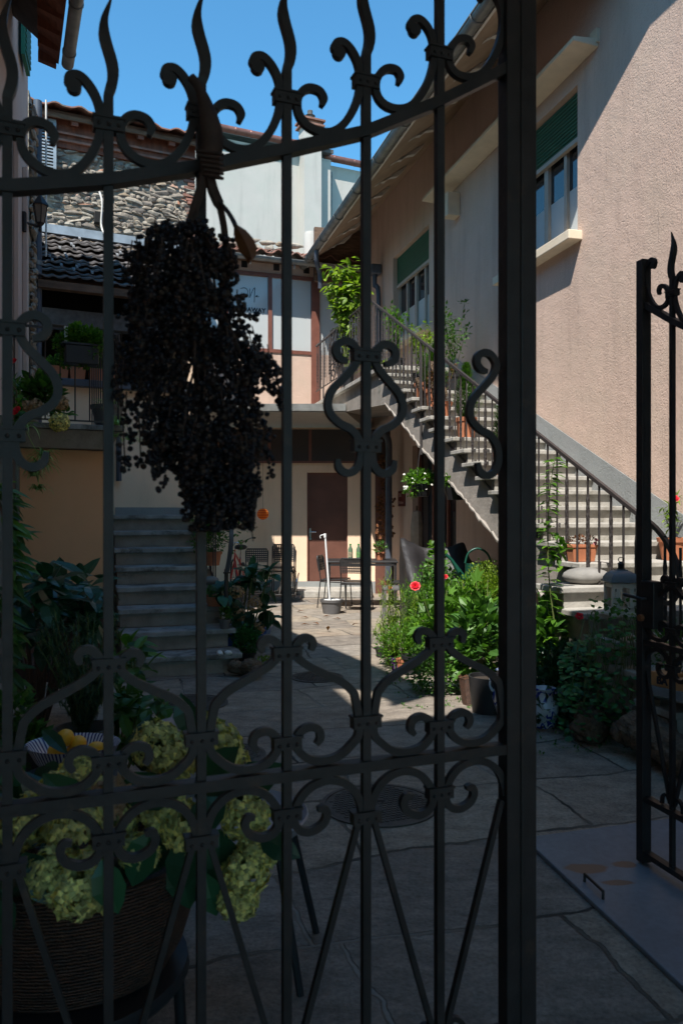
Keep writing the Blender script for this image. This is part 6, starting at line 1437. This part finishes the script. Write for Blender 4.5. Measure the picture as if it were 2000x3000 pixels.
# ================================================================== NEAR LEFT
# wicker chair half hidden by leaves
p = V3(P(190, 1850, 5.9)); p.z = 0; wc_ = thing('wicker_chair', 'brown wicker armchair with braided edge half hidden by dark leaves', 'chair', p)
def BRD(pts, nm='braided_edge'):
    m_ = MB(); q = cr([tuple(P(*a)) for a in pts], 10)
    for j in range(3):
        m_.tube([V3(a)+V3((.016*math.sin(i*1.1+j*2.1), 0, .016*math.cos(i*1.1+j*2.1))) for i, a in enumerate(q)], .013, 5)
    return m_.build(nm, 'wicker', wc_)
BRD([(125, 1730, 5.9), (180, 1722, 5.9), (245, 1722, 5.9), (270, 1735, 5.9), (273, 1790, 5.85), (272, 1860, 5.8)])
MB().hexa([P(130, 1880, 5.75), P(268, 1880, 5.75), P(268, 1880, 6.05), P(130, 1880, 6.05), P(125, 1732, 5.92), P(266, 1730, 5.92), P(266, 1740, 6.05), P(125, 1740, 6.05)]).build('backrest', 'wicker', wc_)
MB().box((p.x, p.y-.25, .40), (.52, .5, .12)).build('seat', 'wicker', wc_, bevel=.02)
for sx in (-1, 1):
    for sy in (0, -.45): MB().tube([(p.x+sx*.22, p.y+sy, 0), (p.x+sx*.22, p.y+sy, .4)], .02, 8).build('leg', 'wicker', wc_)
def big(l, s, c):
    for _ in range(26):
        e = P(U(30, 285), 1700+abs(U(-1, 1))*U(0, 300), U(3.6, 4.5)); s.tube(cr([tuple(c), tuple(c.lerp(e, .6)+V3((0, 0, .06))), tuple(e)], 4), .006, 5)
        for __ in range(8): l.leaf(e+rdir(0)*U(0, .07), rdir(.05), V3((U(-.3, .3), -.3, 1)), U(.12, .2), U(.055, .09), kind=4)
t = thing('glossy_shrub', 'large potted shrub with dark glossy leaves at the lower left', 'shrub', GX(130, 4.1)); lv, st = MB(), MB(); big(lv, st, V3((GX(110, 4.0).x, 4.0, .3))); st.tube([GX(105, 4.0), (GX(112, 4).x, 4.0, .8)], .018, 7); st.build('stem', 'bark', t); lv.build('foliage', 'leaf_dark', t)
pot(GX(105, 4.0, 0), .2, .15, .3, 'plastic_black', t)
def rosem(l, s, c):
    for _ in range(48):
        a = U(0, 6.28); e = c+V3((math.cos(a)*U(.02, .20), math.sin(a)*U(.02, .2), U(.2, .52))); path = cr([tuple(c), tuple(c.lerp(e, .5)+V3((0, 0, .02))), tuple(e)], 6); s.tube(path, .003, 4)
        for __ in range(150): q = V3(path[int(len(path)*(.10+.89*rnd.random()))])+rdir(0)*.006; l.leaf(q, rdir(.5), V3((0, 0, 1)), U(.025, .045), .006, kind=2)
q = P(245, 2130, 3.35); pz = q.z-.12
tbl = thing('plant_table', 'low dark table carrying the rosemary pot and the lemon bowl', 'table', (q.x, 3.1, 0)); MB().box((q.x-.05, 3.05, pz-.29), (1.05, .9, .03)).build('tabletop', 'old_wood', tbl)
for sx in (-1, 1):
    for sy in (-1, 1): MB().box((q.x-.05+sx*.48, 3.05+sy*.4, (pz-.31)/2), (.05, .05, pz-.31)).build('leg', 'old_wood', tbl)
rp = V3((q.x, 3.35, pz-.275)); potted('rosemary', 'dark green rosemary in a grey metal pot behind the lemons', 'potted plant', rp, .115, pz+.12-rp.z, 'zinc', rosem, foliage('rosemary_needles', (.05, .10, .05), .4, .15, .6), pb=.8)
def pepper(l, s, c):
    for _ in range(11):
        e = P(U(330, 465), U(2030, 2190), 3.6+U(-.2, .2)); s.tube(cr([tuple(c), tuple(c.lerp(e, .5)+V3((0, 0, .03))), tuple(e)], 4), .004, 5)
        for __ in range(8): l.leaf(e+rdir(0)*U(0, .06), rdir(0), V3((U(-.3, .3), -.2, 1)), U(.09, .14), U(.045, .065), kind=4)
potted('lemon_sapling', 'young plant with loose oval leaves right of the rosemary', 'potted plant', GX(345, 3.6), .12, .25, 'plastic_black', pepper, 'leaf_mid')
t = thing('leafy_branch', 'bright leafy shrub reaching past the left steps from behind the scrolls', 'plant', GX(400, 4.9)); lv = MB()
for _ in range(38): lv.leaf(P(U(335, 425), U(1880, 1990), 4.8+U(-.2, .2)), rdir(.2), V3((0, -.3, 1)), U(.13, .2), U(.05, .075), kind=4)
lv.build('foliage', 'leaf_mid', t); st = MB(); [st.tube([GX(400, 4.9), P(U(350, 420), U(1900, 1960), 4.8)], .006, 5) for _ in range(5)]; st.build('stem', 'stem', t)
t = thing('lettuce_pot', 'small pale green rosette plants at the lower left edge', 'potted plant', P(50, 2130, 3.0)); lv = MB(); [crown(lv, P(x, y, 3.0), (r, .08, r*.9), 150, .04, .028, up=.6) for x, y, r in ((40, 2080, .07), (85, 2165, .06), (40, 2160, .05), (70, 2190, .05))]; lv.build('foliage', 'leaf_mid', t); MB().box((P(50, 2210, 3.0).x, 3.05, P(50, 2240, 3).z), (.25, .2, .12)).build('trough', 'plastic_black', t); zq = P(50, 2240, 3).z-.06; MB().box((P(50, 2210, 3.0).x, 3.05, zq/2), (.22, .18, zq)).build('stand', 'old_wood', t)
t = thing('left_edge_branch', 'branch with long leaves hanging down the left edge before the grey door', 'plant', P(20, 1600, 3.5)); lv, st = MB(), MB(); pth = cr([tuple(P(x, y, 3.4)) for x, y in ((-20, 1420), (10, 1520), (18, 1650), (5, 1800), (20, 1980))], 6); st.tube(pth, .006, 5); st.tube([pth[-1], (pth[-1][0]-.1, 3.4, 0)], .008, 5)
for p in pth:
    for _ in range(3): lv.leaf(V3(p), V3((U(.1, 1), U(-.4, .4), U(-.7, .3))), V3((0, -.4, 1)), U(.09, .16), U(.03, .05), kind=4)
lv.build('foliage', 'leaf_mid', t); st.build('stem', 'bark', t)
# lemon bowl
bc_ = P(215, 2205, 2.75); zb = bc_.z; t = thing('lemon_bowl', 'blue and white striped oval bowl behind the gate scrolls', 'bowl', bc_)
m, nt, b_ = newmat('striped_bowl'); tc = N(nt, 'TexCoord'); g_ = N(nt, 'TexGradient', gradient_type='RADIAL'); nt.links.new(tc.outputs['Object'], g_.inputs[0]); mm = N(nt, 'Math', operation='MULTIPLY'); mm.inputs[1].default_value = 60; nt.links.new(g_.outputs['Fac'], mm.inputs[0]); fr_ = N(nt, 'Math', operation='FRACT'); nt.links.new(mm.outputs[0], fr_.inputs[0])
nt.links.new(ramp(nt, fr_.outputs[0], [(.52, (.62, .64, .66)), (.56, (.02, .03, .16))]), b_.inputs['Base Color']); b_.inputs['Roughness'].default_value = .2
MB().lathe(bc_, [(.0001, -.075), (.08, -.075), (.13, -.02), (.158, .03), (.16, .033), (.152, .03), (.12, -.015), (.07, -.06), (.0001, -.062)], 40, sx=1.0, sy=.8).build('bowl', m, t, 60)
for k, (x, y) in enumerate(((190, 2155), (228, 2172), (165, 2198), (282, 2190), (215, 2200))):
    q = P(x, y+8, 2.72-.02*(k == 0)); lm = MB(); ro_ = Matrix.Rotation(U(0, 3), 3, 'Z') @ Matrix.Rotation(U(-.4, .4), 3, 'Y'); lm.ball(q, (.036, .029, .029), 20, 12, 0, ro_); lm.ball(q+ro_ @ V3((.034, 0, 0)), (.008, .007, .007), 10, 6)
    tag(lm.build('lemon', 'yellow', loc=q, smooth=60), ('lemon at the back of the striped bowl', 'lemon in the centre of the striped bowl', 'lemon at the left front of the striped bowl', 'lemon at the right of the striped bowl', 'lemon low in the middle of the striped bowl')[k], 'lemon', 'lemons in the striped bowl')
lv = MB(); lv.leaf(P(125, 2140, 2.68), P(195, 2195, 2.6)-P(125, 2140, 2.68), V3((.2, -1, 1)), .13, .05, kind=4); [lv.leaf(P(x, y, 2.6), rdir(.1), V3((0, -1, .6)), .07, .05, kind=4) for x, y in ((150, 2250), (165, 2265), (180, 2260))]
tag(lv.build('lemon_leaves', 'leaf_dark', loc=P(150, 2180, 2.65)), 'green lemon leaves draped over the edge of the striped bowl', 'leaves')
MB().lathe((bc_.x, bc_.y, 0), [(.16, 0), (.14, .02), (.03, .04), (.03, zb-.09), (.17, zb-.085), (.17, zb-.076), (.0001, zb-.076)], 24).build('bowl_stand', 'plastic_black', t)
# pale grey chair behind the hydrangeas
q = thing('garden_chair', 'pale grey shell chair with black legs behind the hydrangea basket', 'chair', (-.36, 2.62, 0))
sm = MB(); sm.lathe((-.37, 2.62, .45), [(.0001, .025), (.16, .02), (.225, .035), (.245, .06), (.25, .055), (.232, .02), (.16, -.004), (.0001, 0)], 36, sx=1.05, sy=1.0); sm.build('seat', 'lilac', q, 60)
bk_ = MB(); vs = []
for j, z in enumerate((.50, .58, .68, .76, .79)):
    for i in range(9):
        a = math.radians(75+i*150/8+15); r_ = .245+.03*j/4; vs.append(V3((-.37+math.cos(a)*r_, 2.62+math.sin(a)*r_, z-(abs(i-4)/4)**2*.10*(j/4))))
bk_.add(vs, [(j*9+i, j*9+i+1, (j+1)*9+i+1, (j+1)*9+i) for j in range(4) for i in range(8)]); o = bk_.build('backrest', 'lilac', q, 60); sd_ = o.modifiers.new('th', 'SOLIDIFY'); sd_.thickness = .012
for (x0, y0, x1, y1) in ((-.20, 2.50, -.127, 2.47), (-.18, 2.76, -.09, 2.84), (-.54, 2.48, -.62, 2.42), (-.55, 2.76, -.63, 2.84)): MB().tube([(x0, y0, .445), (x1, y1, 0)], .0125, 8).build('leg', 'plastic_black', q)
# wicker basket of hydrangeas on a black stool
bq = V3((-.69, 2.02, .36)); t = thing('hydrangea_basket', 'large brown wicker basket heaped with pale green hydrangea heads', 'basket', bq)
MB().lathe(bq, [(.0001, 0), (.25, 0), (.285, .06), (.335, .22), (.355, .29), (.36, .30), (.345, .30), (.32, .27), (.0001, .25)], 48, sy=.85).build('basket', 'wicker', t, 50)
heads = [(235, 2445, 1.74, .072), (100, 2390, 1.85, .06), (155, 2565, 1.66, .062), (245, 2600, 1.64, .068), (60, 2420, 1.78, .06), (180, 2320, 1.95, .055), (240, 2260, 2.05, .055), (290, 2350, 1.95, .06), (470, 2180, 2.0, .065), (520, 2220, 1.98, .07), (650, 2190, 2.0, .072), (690, 2240, 2.0, .06), (500, 2370, 1.85, .06), (560, 2420, 1.82, .058), (740, 2390, 1.9, .062), (785, 2490, 1.86, .05), (745, 2560, 1.84, .055), (720, 2640, 1.84, .048), (420, 2500, 1.78, .045), (345, 2420, 1.85, .055), (610, 2140, 2.05, .05)]
for x, y, Y, r in heads:
    h_ = MB(); hydrangea(h_, P(x*.96+5, y, Y), r*.93, 210, .0175, .95); h_.build('flower_head', 'petal_hyd', t)
h_ = MB(); hydrangea(h_, P(330, 2345, 1.9), .05, 70, .03); hydrangea(h_, P(300, 2400, 1.8), .05, 60, .03); h_.build('faded_head', 'petal_dry', t)
lv = MB()
for x, y, Y, dx, dz, l_ in ((640, 2430, 1.9, .1, -1, .16), (560, 2450, 1.82, -.3, -1, .13), (525, 2500, 1.85, .2, -1, .13), (600, 2560, 1.84, .3, -1, .10), (350, 2350, 1.9, .4, .3, .14), (250, 2380, 1.85, -.4, .5, .13), (420, 2260, 2.0, .1, 1, .14), (385, 2225, 2.05, .2, 1, .08), (130, 2470, 1.75, .3, -.6, .14), (60, 2300, 1.9, -.3, .6, .14),  (570, 2330, 1.95, .6, .2, .15), (680, 2330, 1.95, .5, .4, .15), (20, 2600, 1.7, -.2, -1, .13), (600, 2290, 1.85, .3, .4, .12), (660, 2340, 1.8, -.4, -.3, .12), (400, 2340, 1.8, .5, .2, .12), (440, 2440, 1.75, -.3, -.8, .12), (70, 2500, 1.65, .4, -.5, .12), (300, 2520, 1.6, .3, -.9, .11), (760, 2450, 1.8, .6, -.2, .10), (560, 2150, 1.95, -.2, .9, .10)):
    lv.leaf(P(x, y, Y), V3((dx, -.25, dz)), V3((0, -1, .5)), l_, l_*.62, kind=4)
crown(lv, bq+V3((0, 0, .31)), (.3, .24, .05), 60, .14, .08, 4); lv.build('foliage', 'leaf_dark', t)
s_ = thing('round_stool', 'round black stool with bent legs under the wicker basket', 'stool', (bq.x, bq.y, 0)); MB().lathe((bq.x, bq.y, 0), [(.0001, .315), (.29, .315), (.30, .33), (.295, .355), (.0001, .358)], 36).build('seat', 'plastic_black', s_, 50)
for a in (-.95, -2.2, .7, 2.4):
    d_ = V3((math.cos(a), math.sin(a), 0)); c_ = V3((bq.x, bq.y, 0)); MB().tube(cr([tuple(c_+d_*r_+V3((0, 0, z_))) for r_, z_ in ((.12, .312), (.25, .305), (.30, .27), (.32, 0))], 5), .016, 8).build('leg', 'plastic_black', s_, 60)
# small table top glimpsed right of the basket? -> rim of the chair only

# ================================================================== GROUND DETAILS
def manhole(cx, cy, r, lab, grid=True):
    p = V3((cx, cy, 0)); t = thing('manhole_cover', lab, 'manhole cover', p)
    MB().lathe(p, [(r, .002), (r, .008), (r*.93, .008), (r*.93, .003)], 48).build('frame', 'castiron', t)
    MB().lathe(p, [(r*.915, .003), (r*.915, .006), (.0001, .0062)], 48).build('cover', 'castiron', t)
    g_ = MB(); n = int(r/.028)
    for i in range(-n, n+1):
        for j in range(-n, n+1):
            x, y = i*.028+(j % 2)*.014, j*.028
            if math.hypot(x, y) < r*.84 and math.hypot(x-.02, y-.03) > .03:
                a = .35; X = x*math.cos(a)-y*math.sin(a); Y_ = x*math.sin(a)+y*math.cos(a); g_.box(p+V3((X, Y_, .008)), (.019, .016, .005), (V3((math.cos(a), math.sin(a), 0)), V3((-math.sin(a), math.cos(a), 0)), V3((0, 0, 1))))
    g_.build('tread_pattern', 'castiron', t); MB().lathe(p+V3((.01, .03, .0062)), [(.024, 0), (.024, .001), (.0001, .001)], 14).build('lift_hole', 'void', t)
q = G(1112, 2359); manhole(q.x, q.y, .30, 'round cast iron manhole cover with checkered tread near the gate')
q = G(555, 2062); manhole(q.x, q.y, .30, 'round rusty manhole cover in front of the left steps')
q = G(928, 1985); manhole(q.x, q.y, .24, 'dark round drain cover in the middle of the yard')
q = G(650, 2215); manhole(q.x, q.y, .27, 'round cover partly hidden behind the hydrangea heads')
pl_ = thing('steel_plate', 'bluish steel plate with rust stains lying under the open gate leaf', 'metal plate', G(1800, 2550))
A_, B_, C_, D_ = G(1560, 2450), G(1890, 2405), G(2300, 2560), G(2150, 3020)
E_ = G(1568, 2500); F_ = G(2010, 2920)
ed_ = (F_-E_).normalized(); A2 = E_-ed_*.12; D2 = E_+ed_*1.9
back = (G(1890, 2408)-G(1400, 2472)).normalized(); 
pa, pb_2, pc_, pd_ = A2, A2+back*1.7, D2+back*1.7, D2
pm = MB(); pm.hexa([p+V3((0, 0, .002)) for p in (pd_, pc_, pb_2, pa)]+[p+V3((0, 0, .022)) for p in (pd_, pc_, pb_2, pa)]); sp1, sp2, sp3 = G(1715, 2560), G(1832, 2550), G(1812, 2603)
pm.build('plate', plate_mat([(sp1.x, sp1.y, .095, .045), (sp2.x, sp2.y, .055, .035), (sp3.x, sp3.y, .075, .022)], pl_.location), pl_, bevel=.004)
hm = MB(); h0, h1 = G(1712, 2600)+V3((0, 0, .022)), G(1766, 2652)+V3((0, 0, .022)); hm.tube([h0, h0+V3((0, 0, .03)), h1+V3((0, 0, .03)), h1], .006, 6); hm.build('handle', 'iron', pl_)
# pebble like debris and a few weeds along the joints
wd_ = MB()
for _ in range(90):
    x, y = rnd.choice([(U(1120, 1250), U(1975, 2010)), (U(1150, 1420), U(2010, 2075)), (U(1560, 1900), U(2140, 2210))]); p = G(x, y)
    for __ in range(5): wd_.leaf(p+V3((U(-.03, .03), U(-.03, .03), .002)), rdir(.5), V3((0, 0, 1)), .03, .015)
tag(wd_.build('ground_weeds', 'leaf_mid', loc=G(1300, 2040)), 'tiny weeds growing in the paving joints along the plant bed', 'weeds', kind='stuff')
